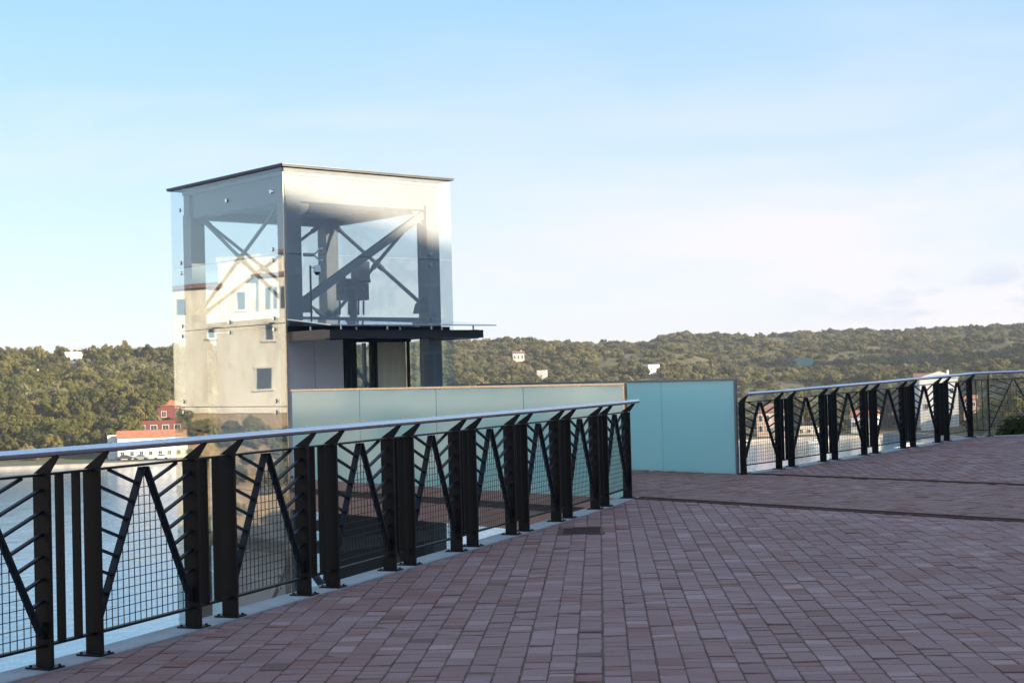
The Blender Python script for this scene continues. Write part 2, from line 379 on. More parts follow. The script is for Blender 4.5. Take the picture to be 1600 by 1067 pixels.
# ramp sheet under the far pavers (gently rising)
def sheet(name, poly, dz, mat, zf):
    tr = geo.tessellate_polygon([[Vector((p[0], p[1], 0)) for p in poly]])
    o = MB().add([(p[0], p[1], zf(p)+dz) for p in poly], [tuple(t) for t in tr]).build(name, mat, None); return tag(o, kind='structure')
zr = lambda p: gz(p[0], p[1])
rampoly = [(3.34, 21.95)]+far_out+[(30, 26.9), (30, -2)]
# planar slope patch: all beyond line 2
pl = [(3.2, 22.0)]+[q for q in far_out]+[(24, 27.2), (24.0, -1.0)]
def slope(p): return .024*((p[0]-3.3)*.748+(p[1]-22)*.664)
sheet('ramp', [(q[0], q[1]) for q in pl], -.006, M['sand'], lambda p: max(0, slope(p)))
# rest of the square beyond the modelled stones
o = MB().add([(8.35, -4.9, -.004), (60, -4.9+6.9, -.004), (60, 12.5, -.004), (8.35, 10.25, -.004)], [(0, 1, 2, 3)]).build('square', M['paver_flat']); tag(o, kind='structure')
o = MB().add([(-8.2, -4.8, -.005), (8.33, -4.9, -.005), (8.33, 2.05, -.005), (-4.7, 2.05, -.005)], [(0, 1, 2, 3)]).build('square', M['paver_flat']); tag(o, kind='structure')
wallm = MB()
rp = rail_path; n = len(rp)
for i in range(n-1):
    a, b = rp[i], rp[i+1]
    za = gz(*a) if a[1] > 20 else 0; zb = gz(*b) if b[1] > 20 else 0
    wallm.add([(a[0], a[1], -24), (b[0], b[1], -24), (b[0], b[1], zb-.02), (a[0], a[1], za-.02)], [(0, 1, 2, 3)])
o = wallm.build('retaining_wall', M['stone']); tag(o, 'tall stone retaining wall dropping from the terrace edge under the railings', 'wall')
# kerb blocks
def kerb(name, outp, inp, z):
    k = MB()
    for i in range(len(outp)-1):
        a, b, c, d = outp[i], outp[i+1], inp[i+1], inp[i]
        L = math.dist(a, b); nseg = max(1, round(L/1.3))
        for s in range(nseg):
            u0, u1 = s/nseg, (s+1)/nseg-(.004/L if s == nseg-1 and i % 2 else 0)
            P_ = [(a[0]+(b[0]-a[0])*u0, a[1]+(b[1]-a[1])*u0), (a[0]+(b[0]-a[0])*u1, a[1]+(b[1]-a[1])*u1), (d[0]+(c[0]-d[0])*u1, d[1]+(c[1]-d[1])*u1), (d[0]+(c[0]-d[0])*u0, d[1]+(c[1]-d[1])*u0)]
            vs = [(q[0], q[1], z(q)-.25) for q in P_]+[(q[0], q[1], z(q)+.008) for q in P_]
            k.add(vs, [(3, 2, 1, 0), (4, 5, 6, 7), (0, 1, 5, 4), (1, 2, 6, 5), (2, 3, 7, 6), (3, 0, 4, 7)])
    o = k.build(name, M['kerb']); tag(o, kind='structure')
near_k = near
no2 = offset(near_k+[(1.42, 18.30)], -.15); ni2 = offset(near_k+[(1.42, 18.30)], .088)
kerb('kerb', no2, ni2, lambda q: 0)
kerb('kerb', offset(farline, -.15), offset(farline, .088), lambda q: gz(*q))

# drain channels
def drain(a, L, label, w):
    root = empty('drain_channel', (a[0], a[1], 0), label, 'drain channel')
    d = Vector((DL.x, DL.y, 0)); nrm = Vector((E_.x, E_.y, 0)); a = Vector((a[0], a[1], 0))
    ch = MB(); ch.box(a+d*L/2+Vector((0, 0, -.004)), (L, w-.02, .006), d, nrm)
    k = 0
    while k < L: ch.box(a+d*k+Vector((0, 0, .001)), (.012, w-.02, .006), d, nrm); k += .03
    ch.build('grating', M['drain_dark'], root)
    fr = MB()
    for s in (-1, 1): fr.box(a+d*L/2+nrm*(s*w/2)+Vector((0, 0, -.001)), (L, .022, .028), d, nrm)
    fr.build('frame', M['drain'], root)
drain((L1.x+.03, L1.y), 14, 'nearer narrow dark drain channel running right from the end post of the near railing', .18)
drain((L2.x+.03, L2.y), 14, 'farther narrow dark drain channel running right from the end of the teal glass parapet', .09)
mh = empty('drain_cover', (MH[0], MH[1], 0), 'small rusty brown drain cover set in the purple paving by the railing', 'drain cover')
fr = MB(); ax = Vector((math.cos(R(3.3)), -math.sin(R(3.3)), 0)); ay = Vector((math.sin(R(3.3)), math.cos(R(3.3)), 0)); c0 = Vector((MH[0], MH[1], 0))
for s in (-1, 1):
    fr.box(c0+ax*s*.21+Vector((0, 0, -.008)), (.03, .68, .016), ax, ay); fr.box(c0+ay*s*.325+Vector((0, 0, -.008)), (.388, .03, .015), ax, ay)
fr.build('frame', M['drain'], mh)
gr = MB(); gr.box(c0+Vector((0, 0, -.014)), (.385, .61, .006), ax, ay)
for i in range(13): gr.box(c0+ay*(-.28+i*.0467)+Vector((0, 0, -.008)), (.36, .022, .008), ax, ay)
gr.build('cover', M['cover'], mh)

# ------------------------------------------------------------------ railings
HP = 1.05
def post_meshes():
    # local frame: x inward, y along the rail
    a = MB().box((0, 0, HP/2), (.11, .022, HP))
    b = MB(); b.ext([(-.055, 0, HP+.006), (.055, 0, HP+.006), (.125, 0, 1.150), (.085, 0, 1.150)], (0, .010, 0))
    c = MB(); c.box((0, 0, .013), (.17, .12, .010))
    for sx in (-1, 1):
        for sy in (-1, 1): c.tube((sx*.065, sy*.04, .018), (sx*.065, sy*.04, .028), .008, 6)
    s = MB().box((0, 0, (HP+.13)/2), (.055, .012, HP-.14))
    return a.mesh('post', M['black']), b.mesh('bracket', M['black']), c.mesh('base_plate', M['black']), s.mesh('baluster', M['black'])
PM = post_meshes()
def railing(pts, label, first_pair, overhang0=.0, overhang1=.25, skip_first=False, joint_post=True, extra=None):
    P3 = [V3(p) for p in pts]; N = len(P3)
    root = empty('railing', P3[0], label, 'railing')
    tang = []
    for i in range(N): tang.append((P3[min(i+1, N-1)]-P3[max(i-1, 0)]).normalized())
    hand = []
    z1 = Vector((0, 0, 1))
    for i, (p, t) in enumerate(zip(P3, tang)):
        th = Vector((t.x, t.y, 0)).normalized(); nin = Vector((th.y, -th.x, 0)); rot = math.atan2(nin.y, nin.x)
        hand.append(p+nin*.105+z1*1.173)
        if skip_first and i == 0: continue
        po = inst(PM[0], 'post', root, p+z1*.0, rot)
        b = bpy.data.objects.new('bracket', PM[1]); COL.objects.link(b); b.parent = po
        b = bpy.data.objects.new('base_plate', PM[2]); COL.objects.link(b); b.parent = po
    hp = [hand[0]-tang[0]*overhang0]+hand+[hand[-1]+tang[-1]*overhang1]
    # smooth the handrail a little
    pts2 = []
    for i in range(len(hp)-1):
        for k in range(4): pts2.append(hp[i].lerp(hp[i+1], k/4))
    pts2.append(hp[-1])
    for _ in range(3): pts2 = [pts2[0]]+[(pts2[i-1]+pts2[i]*2+pts2[i+1])/4 for i in range(1, len(pts2)-1)]+[pts2[-1]]
    MB().path(pts2, .0245, 16).build('handrail', M['steel_rail'], root)
    tb = MB(); bb = MB(); rest = MB()
    for i in range(N-1):
        a, b = P3[i], P3[i+1]; t = (b-a).normalized(); th = Vector((t.x, t.y, 0)).normalized(); nin = Vector((th.y, -th.x, 0)); L = (b-a).length
        tb.bar(a+z1*(HP), b+z1*(HP), .05, .012, nin)
        bb.bar(a+t*.012+z1*.13, b-t*.012+z1*.13, .04, .014, nin)
        pair = (i % 2 == 0) == first_pair
        if pair:
            for k in (1, 2):
                q = a.lerp(b, k/3); inst(PM[3], 'baluster', root, q, math.atan2(nin.y, nin.x))
            continue
        mid = (a+b)/2; apex = HP-.01
        def P(u, z): return a+t*u+z1*z          # u along bay
        for sgn in (0, 1):
            u0 = .02 if sgn == 0 else L-.02; uA = L/2-.018 if sgn == 0 else L/2+.018
            MB().bar(P(uA, apex-.006), P(u0, .17), .046, .016, nin).build('diagonal_bar', M['bar'], root)
            stuff_ = len(pts) > 16 and i >= N-4
            ch = MB(); zk = .97+.12
            while zk > .2:
                # bar from the post falling towards the diagonal at slope .37
                us = .011; zs = zk
                if zs > HP-.012: us = (zs-(HP-.012))/.37+.011; zs = HP-.012
                # diagonal: u_d(z)=.02+(L/2-.038)*(z-.17)/(apex-.17)
                k2 = (L/2-.038)/(apex-.17)
                # zs-.37*(u-us)=z ; u=.02+k2*(z-.17)
                z = (zs+.37*(us-.02)+.37*k2*.17)/(1+.37*k2); u = .02+k2*(z-.17)
                if u-us > .03:
                    A_, B_ = (us, u) if sgn == 0 else (L-us, L-u)
                    ch.bar(P(A_, zs), P(B_, z), .026, .013, nin)
                    if not stuff_: ch.build('chevron_bar', M['bar'], root); ch = MB()
                zk -= .12
            if stuff_:
                rest.v += [] ; rest.add(ch.v, ch.f)
        w = MB(); k2 = (L/2-.038)/(apex-.17); r = .0021
        def ul(z): return .02+k2*(z-.17)
        zz = .19
        nv = int(L/.05)
        for k in range(1, nv):
            u = k*L/nv; uu = min(u, L-u); zt = min(apex, .17+(uu-.02)/k2) if uu > .02 else .14
            if zt > .18: w.bar(P(u, .14), P(u, zt-.02), 2*r, 2*r, nin)
        while zz < apex-.08:
            ua = ul(zz)+.01
            if L-2*ua > .03: w.bar(P(ua, zz)+nin*.004, P(L-ua, zz)+nin*.004, 2*r, 2*r, nin)
            zz += .052
        w.build('wire_mesh', M['wire'], root)
    if rest.v: tag(rest.build('chevron_bars', M['bar'], root), kind='stuff')
    tb.build('top_bar', M['black'], root); bb.build('bottom_bar', M['black'], root)
    return root
railing(near, 'long black steel railing with steel handrail in the left foreground ending at the bridge', True, 0, .22)
railing(far, 'black railing with steel handrail on the right, from the teal parapet to the corner', False, -.03, .0)
railing([(8.41, 27.50)]+side_, 'far right section of black railing seen face on beyond the corner post', True, 0, 0, skip_first=True)

# ------------------------------------------------------------------ elevator tower
TC = Vector((-3.62, 23.94, 0)); WS, WT = 3.47, 3.67
def T(s, t, z): return TC+E_*s+D_*t+Vector((0, 0, z))
tw = empty('elevator_tower', T(WS/2, WT/2, 0), 'glass elevator tower with grey steel frame rising beside the terrace', 'elevator tower')
ins, ps = .15, .28
lo = -19.5
for (s, t) in ((ins+ps/2, ins+ps/2), (WS-ins-ps/2, ins+ps/2), (ins+ps/2, WT-ins-ps/2), (WS-ins-ps/2, WT-ins-ps/2)):
    MB().box(T(s, t, (lo+4.55)/2), (ps, ps, 4.55-lo), E_, D_).build('corner_post', M['struct'], tw, .006)
def beam(p, q, w, h, name='beam', mat='struct', parent=tw): return MB().bar(p, q, w, h, (0, 0, 1)).build(name, M[mat], parent, .004)
c1, c2, d1, d2 = ins+ps/2, WS-ins-ps/2, ins+ps/2, WT-ins-ps/2
g = ps/2+.001
for z, h in ((4.70, .46), (2.52, .13), (-1.2, .2), (-5, .2), (-9, .2), (-13, .2)):
    top_ = z > 4.6
    gg = -ps/2 if top_ else g
    beam(T(c1+gg, d1, z), T(c2-gg, d1, z), h, .16 if not top_ else .2); beam(T(c1+gg, d2, z), T(c2-gg, d2, z), h, .16 if not top_ else .2)
    e = .101 if top_ else g
    beam(T(c1, d1+e, z), T(c1, d2-e, z), h, .16 if not top_ else .2); beam(T(c2, d1+e, z), T(c2, d2-e, z), h, .16 if not top_ else .2)
# braces
def brace(p, q, r):
    m = MB(); m.tube(p, q, r, 12); d = (q-p).normalized()
    m.tube(p+d*.0, p+d*.22, r*1.5, 10); m.tube(q-d*.22, q, r*1.5, 10); m.tube(p.lerp(q, .46), p.lerp(q, .52), r*1.45, 10); m.build('brace', M['struct'], tw)
a0, a1 = ins+ps, WS-ins-ps; b0, b1 = ins+ps, WT-ins-ps
MB().bar(T(a0, d1-.03, 2.78), T(a1, d1-.03, 4.40), .13, .12, (0, 0, 1)).build('brace', M['struct'], tw, .01)
brace(T(c1-.03, b0, 4.5), T(c1-.03, b1, 2.75), .032); brace(T(c1+.05, b0, 2.75), T(c1+.05, b1, 4.5), .032)
brace(T(c2-.03, b0, 4.5), T(c2-.03, b1, 2.75), .035); brace(T(c2+.05, b0, 2.75), T(c2+.05, b1, 4.5), .035)
brace(T(a0, d2-.03, 4.5), T(a1, d2-.03, 2.75), .03); brace(T(a0, d2+.05, 2.75), T(a1, d2+.05, 4.5), .03)
# lower storey braces, seen past the door and below the bridge
brace(T(c2-.03, b0, .1), T(c2-.03, b1, 2.3), .04); brace(T(a0, d2-.03, 2.35), T(a1, d2-.03, -.9), .035)
brace(T(c1-.03, b0, -1.4), T(c1-.03, b1, -4.8), .035); brace(T(a0, d1, -1.4), T(a1, d1, -4.7), .06)
# gusset plates
for (s, t, dx) in ((a0, d1-.03, E_), (a1, d1-.03, -E_)):
    for z in (2.72, 4.45):
        sg = 1 if z < 3 else -1
        pz = Vector((0, 0, sg*.26)); q = T(s, t, z)
        MB().ext([q-pz*.25, q+dx*.26-pz*.25, q+dx*.2+pz*.4, q+pz], D_*.02).build('gusset_plate', M['struct'], tw)
# ceiling, roof
cm_ = MB()
for i in range(4):
    t0 = .42+i*.715
    cm_.box(T(WS/2, t0+.34, 4.62), (WS-.9, .64, .03), E_, D_)
cm_.build('ceiling', M['ceil'], tw)
MB().box(T(WS/2, WT/2, 5.028), (WS+.11, WT+.14, .02), E_, D_).build('roof', M['roof'], tw, .004)
rf = MB()  # strips fill the roof's shadow gap with a shade colour
for s, t, ls, lt in ((WS/2, -.045, WS+.08, .03), (WS/2, WT+.045, WS+.08, .03), (-.03, WT/2, .03, WT+.058), (WS+.03, WT/2, .03, WT+.058)): rf.box(T(s, t, 5.003), (ls, lt, .026), E_, D_)
rf.build('roof_gap', M['rooft'], tw)
MB().box(T(WS/2, WT/2, 4.93), (WS-.3, WT-.3, .06), E_, D_).build('roof_deck', M['ceil'], tw)
# glass panels with point fittings
fit_me = MB().tube((0, 0, -.018), (0, 0, .012), .034, 12).mesh('fitting', M['chrome'])
arm = MB()
prn = random.Random(4)
def panel(s0, s1, t0, t1, z0, z1, mat='glass', bolts=()):
    c = T((s0+s1)/2, (t0+t1)/2, (z0+z1)/2)
    horiz = t0 == t1
    size = (abs(s1-s0)-.008, .02, z1-z0-.012) if horiz else (.02, abs(t1-t0)-.008, z1-z0-.012)
    o = MB().box(c, size, E_, D_).build('glass_panel', M[mat], tw); o.rotation_euler = (R(prn.uniform(-.06, .06)), R(prn.uniform(-.06, .06)), R(prn.uniform(-.14, .14)))
    nrm = (-D_ if t0 < .1 else D_) if horiz else (-E_ if s0 < .1 else E_)
    for (u, z) in bolts:
        p = T(s0+(s1-s0)*u if horiz else s0, t0 if horiz else t0+(t1-t0)*u, z)+nrm*.014
        f = inst(fit_me, 'fitting', o, p); f.rotation_euler = nrm.to_track_quat('Z', 'Y').to_euler()
seams = [4.985, 3.59, 2.47, 1.13, -.25, -1.7, -3.2, -4.8, -6.4]
for i in range(len(seams)-1):
    z1_, z0_ = seams[i], seams[i+1]
    bt = [(.09, z0_+.09), (.91, z0_+.09)]
    bt += [(.09, z1_-.09 if i else 4.62), (.91, z1_-.09 if i else 4.62)]
    if i in (0, 1, 2): bt += [(.47, 4.62 if i == 0 else (z0_+.09 if i == 1 else z1_-.09))]
    panel(0, 0, .012, WT, z0_, z1_, 'glass' if i else 'glass_l', bt)
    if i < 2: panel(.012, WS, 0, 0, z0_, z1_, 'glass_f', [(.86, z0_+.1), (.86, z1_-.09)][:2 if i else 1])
    elif i > 3: panel(.012, WS, 0, 0, z0_, z1_, 'glass_r')
    panel(WS, WS, .012, WT-.012, z0_, z1_, 'glass_r'); panel(.012, WS, WT, WT, z0_, z1_, 'glass_r')
MB().box(T(-.006, -.006, (lo+4.9)/2), (.014, .014, 4.9-lo), E_, D_).build('corner_seal', M['frame'], tw)
for z in (3.59,):                       # spider arms on the near post
    for dz in (-.09, .09): 
        a = MB(); a.tube(T(ins+ps, .1, z), T(ins+ps+.17, .06, z), .03, 8); a.tube(T(ins+ps+.17, .06, z), T(ins+ps+.27, .03, z+dz), .014, 8); a.tube(T(ins+ps+.26, .04, z+dz), T(ins+ps+.32, .012, z+dz*1.1), .03, 10)
        a.build('spider_arm', M['chrome'], tw)
MB().box(T(.60, WT/2+.05, (lo+2.42)/2), (.04, WT-1.1, 2.42-lo), E_, D_).build('shaft_backing', M['panel'], tw)
MB().box(T(WS/2+.35, .50, (lo-.5)/2), (WS-1.2, .04, -.5-lo), E_, D_).build('shaft_backing', M['dark'], tw)  # dark sheet added behind the lower glass in place of its dark reflection
# lobby front at terrace level
for s0, s1 in ((.03, .55), (.562, 1.12)): MB().box(T((s0+s1)/2, .05, 1.16), (s1-s0, .05, 2.3), E_, D_).build('wall_panel', M['panel'], tw, .004)
dr = MB()
for s in (1.16, 1.26, 1.36, 1.72, 1.79): dr.box(T(s, .06, 1.09), (.045, .09, 2.15), E_, D_)
dr.box(T(1.83, .06, 2.20), (1.4, .10, .09), E_, D_)
dr.box(T(2.50, .06, 1.09), (.03, .06, 2.15), E_, D_)
dr.build('door_frame', M['dark'], tw)
MB().box(T(1.54, .06, 1.09), (.31, .015, 2.10), E_, D_).build('door', M['glass_r'], tw)
MB().box(T(2.15, .10, 1.09), (.62, .04, 2.13), E_, D_).build('door_leaf', M['bronze'], tw)
panel(2.52, WS, 0, 0, 0.02, 2.2, 'glass_r')
MB().box(T(WS/2, .12, 2.33), (WS-.1, .16, .18), E_, D_).build('lintel', M['canopy'], tw)
# floor landing inside
MB().box(T(WS/2, WT/2-.2, -.08), (WS-.7, WT-.9, .12), E_, D_).build('landing', M['struct'], tw)
# rails of the car guide seen inside
gm = MB()
for s, t in ((1.25, 2.2), (1.5, 2.9), (2.9, 1.9), (1.85, 3.0)): gm.box(T(s, t, -7.3), (.05, .07, 19), E_, D_)
gm.build('guide_rail', M['struct'], tw)
# hoist machine
hm = MB(); q = T(1.9, 2.0, 0)
def HX(px, py): return atY(px, py, 26.6)
m0 = HX(551, 456)
hm.box(m0, (.50, .3, .30), E_, D_); hm.box(m0+Vector((0, 0, .19)), (.56, .34, .06), E_, D_)
hm.box(HX(552, 480), (.10, .1, .36), E_, D_)
for px in (531, 545, 560, 568): hm.tube(HX(px, 470), HX(px, 492), .018, 8)
for px in (534, 566): hm.box(HX(px, 432), (.09, .12, .18), E_, D_)
ho = hm.build('hoist_machine', M['dark'], tw)
mt = MB(); mt.box(HX(563, 424), (.24, .24, .34), E_, D_); mt.tube(HX(563, 412), HX(571, 408), .06, 10); mt.build('motor', M['struct'], ho)
wh = MB()
for px in (537, 548, 560): wh.box(HX(px, 452)-D_*.16, (.05, .02, .05), E_, D_)
wh.build('sheave', M['chrome'], ho)
MB().box(T(1.7, 1.9, 2.50), (2.6, .14, .10), E_, D_).build('machine_beam', M['struct'], tw)
# canopy
cn = MB(); cw = 1.1; s0c, s1c = .10, 3.17; zc = 2.25
cn.bar(T(s0c, .0, zc), T(s0c, -cw+.06, zc), .15, .12, (0, 0, 1)); cn.bar(T(s1c-.06, .0, zc), T(s1c-.06, -cw+.06, zc), .15, .12, (0, 0, 1))
cn.bar(T(s0c-.06, -cw, zc), T(s1c, -cw, zc), .13, .12, (0, 0, 1))
for k in range(1, 4): cn.bar(T(s0c+k*.77, -.001, zc), T(s0c+k*.77, -cw+.061, zc), .12, .06, (0, 0, 1))
cf = cn.build('canopy_frame', M['canopy'], tw)
MB().ext([T(.0, .0, 2.53), T(3.62, .0, 2.50), T(3.30, -1.35, 2.385), T(.0, -1.25, 2.385)], (0, 0, .016)).build('canopy_glass', M['canglass'], tw)
st = MB()
for s in (.3, 1.2, 2.1, 3.0):
    for t in (-.25, -1.1): MB().tube(T(s, t, 2.325), T(s, t, 2.40), .015, 8).build('canopy_stud', M['chrome'], tw)
# security camera on a pole over the canopy
pc = T(.30, -.28, 2.45)
cc_ = empty('security_camera', pc, 'white dome security camera on a thin grey pole above the canopy', 'security camera')
MB().tube(pc, pc+Vector((0, 0, .93)), .016, 10).build('pole', M['struct'], cc_)
h = pc+Vector((0, 0, .88)); q = h+E_*.13
hd_ = MB(); hd_.tube(h+Vector((0, 0, .02)), q+Vector((0, 0, .02)), .014, 8); hd_.tube(q+Vector((0, 0, -.05)), q+Vector((0, 0, .06)), .062, 16, .05); hb = hd_.build('housing', M['white'], cc_)
dm = MB(); dm.tube(q+Vector((0, 0, -.085)), q+Vector((0, 0, -.05)), .035, 14, .052); dm.tube(q+Vector((0, 0, -.1)), q+Vector((0, 0, -.085)), .015, 14, .035); dm.build('dome', M['dark'], hb)

# ------------------------------------------------------------------ footbridge
BP = Vector((1.38, 18.3, 0))       # terrace end of the near parapet
def B(s, t, z): return BP+E_*s+D_*t+Vector((0, 0, z))
BL = 7.45; BW = 3.9
br = empty('footbridge', B(BW/2, BL/2, 0), 'short paved footbridge with steel edge painted in reflected cliff brown leading to the elevator door', 'footbridge')
MB().box(B(BW/2, BL/2-.3, -.08), (BW-.1, BL+.8, .12), E_, D_).build('deck', M['stone'], br)
for s, ta in ((.0, 0), (BW, 1.5)):
    MB().box(B(s, (BL+ta)/2, -.085), (.08, BL-ta, .14), E_, D_).build('edge_beam', M['fascia'], br, .004)
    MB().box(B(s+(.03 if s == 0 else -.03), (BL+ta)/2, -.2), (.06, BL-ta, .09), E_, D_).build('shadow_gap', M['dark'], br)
    MB().box(B(s, (BL+ta)/2, -.375), (.10, BL-ta, .26), E_, D_).build('girder', M['fascia'], br, .004)
for t in (.8, 2.6, 4.4, 6.2): MB().box(B(BW/2, t, -.42), (BW-.12, .12, .2), E_, D_).build('cross_beam', M['dark'], br)
for t in (1.3, 5.2):
    MB().bar(B(.1, t, -.5), B(.4, t-.8, -2.6), .14, .12, (0, 0, 1)).build('strut', M['dark'], br)
# parapets
def parapet(s, t0, t1, label, mat, n, fmat):
    r = empty('glass_parapet', B(s, t0, 0), label, 'glass parapet')
    for i in range(n):
        a = t0+.035+(t1-t0-.05)*i/n; b = t0+.035+(t1-t0-.05)*(i+1)/n-.012
        MB().box(B(s, (a+b)/2, .675), (.022, b-a, 1.39), E_, D_).build('glass_panel', M[mat], r)
    MB().box(B(s, (t0+t1)/2, 1.388), (.05, t1-t0, .03), E_, D_).build('top_rail', M[fmat], r, .003)
    MB().box(B(s, t0+.018, .686), (.05, .034, 1.37), E_, D_).build('end_post', M[fmat], r, .003)
parapet(0, 0, 7.42, 'pale frosted glass parapet with frame painted with orange light, on the left side of the bridge', 'frost_near', 4, 'frame')
M['grey_frame'] = pmat('grey_frame', (.33, .31, .31), .45, .5, .2, 5)
parapet(3.88, 1.50, 7.4, 'teal frosted glass parapet with grey frame, on the right side of the bridge', 'frost_far', 4, 'grey_frame')

# ------------------------------------------------------------------ water, hills
WZ = -18.7
def interp(tab, x):
    if x <= tab[0][0]: return tab[0][1]
    for (a, b), (c, d) in zip(tab, tab[1:]):
        if x <= c: return b+(d-b)*(x-a)/(c-a)
    return tab[-1][1]
SH = [(-1.2, 330), (-.4, 372), (-.34, 378), (-.23, 388), (-.05, 395), (.08, 402), (.17, 424), (.27, 436), (.30, 405), (.325, 310), (.36, 280), (1.2, 230)]
RY = [(-1.2, 620), (-.34, 640), (-.227, 660), (-.12, 740), (-.04, 800), (.056, 900), (.11, 950), (.2, 1020), (.34, 1060), (1.2, 1060)]
RZ = [(-1.2, 14), (-.34, 13.4), (-.25, 13), (-.227, 12.6), (-.04, 19), (.03, 19.5), (.056, 18), (.09, 17.5), (.105, 22), (.17, 23.5), (.21, 23), (.28, 26), (.34, 26), (1.2, 28)]
def H(x, y):
    u = x/max(y, 1); d0 = interp(SH, u); d1 = interp(RY, u); z1 = interp(RZ, u)
    if y < d0: return -24
    if y < d0+26: return -18.0
    s = (y-d0-26)/(d1-d0-26); w = min(1, s*5)*(1-max(0, s-.82)*2.2 if s < 1 else .6)
    nzv = noise.fractal(Vector((x/95, y/95, 3.3)), 1.0, 2.0, 4)*8.5 + noise.noise(Vector((x/45, y/200, 7.7)))*2.5
    base = -18.0+(z1+18.0)*min(1.0, s) if s < 1 else z1-(s-1)*14
    prof = base + nzv*w*.75
    prof += 88*math.exp(-(((x-395)/66)**2+((y-600)/80)**2)) + 40*math.exp(-(((x-330)/60)**2+((y-470)/60)**2))*0  # unseen hill added right of the view to shade the valley
    return prof
us = np.concatenate([np.linspace(-1.25, -.42, 24), np.linspace(-.40, .40, 190), np.linspace(.42, 1.25, 40)])
V = []; Fc = []; rows = None
for u in us:
    d0 = interp(SH, u); d1 = interp(RY, u)
    ys = [d0-1, d0-.01, d0, d0+8, d0+17, d0+25.9]+list(np.linspace(d0+27, d1+20, 95))+list(np.linspace(d1+40, d1+500, 10))
    rows = len(ys)
    for k, yy in enumerate(ys):
        z = H(u*yy, yy) if k > 2 else (-24 if k < 2 else -18.0)
        V.append((u*yy, yy, z))
n = rows
for i in range(len(us)-1):
    for k in range(n-1): Fc.append((i*n+k, (i+1)*n+k, (i+1)*n+k+1, i*n+k+1))
m = newmat('hill_soil'); t = NT(m); tcn = t.n('ShaderNodeTexCoord').outputs['Object']
nz = t.noise(.05, 6, .6, tcn); nz2 = t.noise(.5, 4, .6, tcn)
cc = t.mix(.5, t.ramp(nz.outputs[0], [(.3, (.06, .065, .025)), (.5, (.11, .10, .05)), (.7, (.19, .16, .09))]), t.ramp(nz2.outputs[0], [(.3, (.04, .045, .018)), (.7, (.20, .18, .09))]))
p = t.n('ShaderNodeBsdfPrincipled', {'Base Color': cc, 'Roughness': .95, 'Specular IOR Level': .1}); t.out(p.outputs[0]); M['soil'] = m
me = bpy.data.meshes.new('hills'); me.from_pydata(V, [], Fc); me.polygons.foreach_set('use_smooth', [True]*len(Fc)); me.materials.append(m)
hills = bpy.data.objects.new('hills', me); COL.objects.link(hills); tag(hills, kind='structure')
m = newmat('harbour_water'); t = NT(m); tcn = t.n('ShaderNodeTexCoord').outputs['Object']
v1 = t.n('ShaderNodeMapping', {0: tcn, 'Scale': (1, .45, 1)}).outputs[0]
a = t.noise(1.1, 5, .6, v1, .4); b = t.noise(.09, 3, .5, v1)
hh = t.math('ADD', t.math('MULTIPLY', a.outputs[0], .25), t.math('MULTIPLY', b.outputs[0], .8))
bp = t.n('ShaderNodeBump', {'Height': hh, 'Strength': .9, 'Distance': .34})
p = t.n('ShaderNodeBsdfPrincipled', {'Base Color': (.05, .18, .30, 1), 'Roughness': .05, 'IOR': 1.333, 'Normal': bp.outputs[0]}); t.out(p.outputs[0])
o = MB().add([(-900, -60, WZ), (900, -60, WZ), (900, 520, WZ), (-900, 520, WZ)], [(0, 1, 2, 3)]).build('water', m); tag(o, kind='structure')
# far ground out to the horizon behind the ridges
o = MB().add([(-2600, 700, -20), (2600, 700, -20), (2600, 3500, 2), (-2600, 3500, 2)], [(0, 1, 2, 3)]).build('far_ground', M['soil']); tag(o, kind='structure')
# quay edges and road
M['quay'] = pmat('quay_stone', (.40, .36, .30), .9, 0, .35, .4, .3, 4)
M['asph'] = pmat('quay_road', (.13, .12, .115), .9, 0, .3, .3)
M['grass'] = pmat('dry_grass', (.12, .16, .05), .95, 0, .5, .5)
def strip(name, u0, u1, da, db, z, mat, h=0, steps=40):
    mb = MB()
    for i in range(steps):
        a = u0+(u1-u0)*i/steps; b = u0+(u1-u0)*(i+1)/steps; A = interp(SH, a); Bq = interp(SH, b)
        q = [(a*(A+da), A+da), (b*(Bq+da), Bq+da), (b*(Bq+db), Bq+db), (a*(A+db), A+db)]
        if h: mb.prism(q, z-h, z)
        else: mb.add([(x, y, z) for x, y in q], [(0, 1, 2, 3)])
    return tag(mb.build(name, mat), kind='structure')
strip('quay', -1.0, .30, -1.2, 2.2, -17.9, M['quay'], 3)
strip('road', -1.0, .29, 5, 11, -17.95, M['asph'])
strip('verge', -1.0, .10, 11.5, 24, -17.94, M['grass'])
def hillhit(px, py, y0=385, y1=1400):
    d = ray(px, py); d = d/d.y; y = y0
    while y < y1:
        z = EYE+d.z*y
        if z <= H(d.x*y, y): return Vector((d.x*y, y, H(d.x*y, y)))
        y += 2
    return Vector((d.x*700, 700, H(d.x*700, 700)))

# ------------------------------------------------------------------ trees
def leafmat(name, c0, c1, c2, c3):
    m = newmat(name); t = NT(m); oi = t.n('ShaderNodeObjectInfo').outputs['Random']; tcn = t.n('ShaderNodeTexCoord').outputs['Object']
    nz = t.noise(1.3, 3, .6, tcn)
    f = t.math('ADD', t.math('MULTIPLY', oi, .75), t.math('MULTIPLY', nz.outputs[0], .35), clamp=True)
    cc = t.ramp(f, [(0, c0), (.35, c1), (.7, c2), (1, c3)])
    d = t.n('ShaderNodeBsdfDiffuse', {'Color': cc, 'Roughness': .8}); tl = t.n('ShaderNodeBsdfTranslucent', {'Color': cc})
    t.out(t.n('ShaderNodeMixShader', {0: .2, 1: d.outputs[0], 2: tl.outputs[0]}).outputs[0]); return m
M['pine'] = leafmat('pine_needles', (.035, .045, .018), (.08, .085, .025), (.14, .13, .038), (.21, .18, .06))
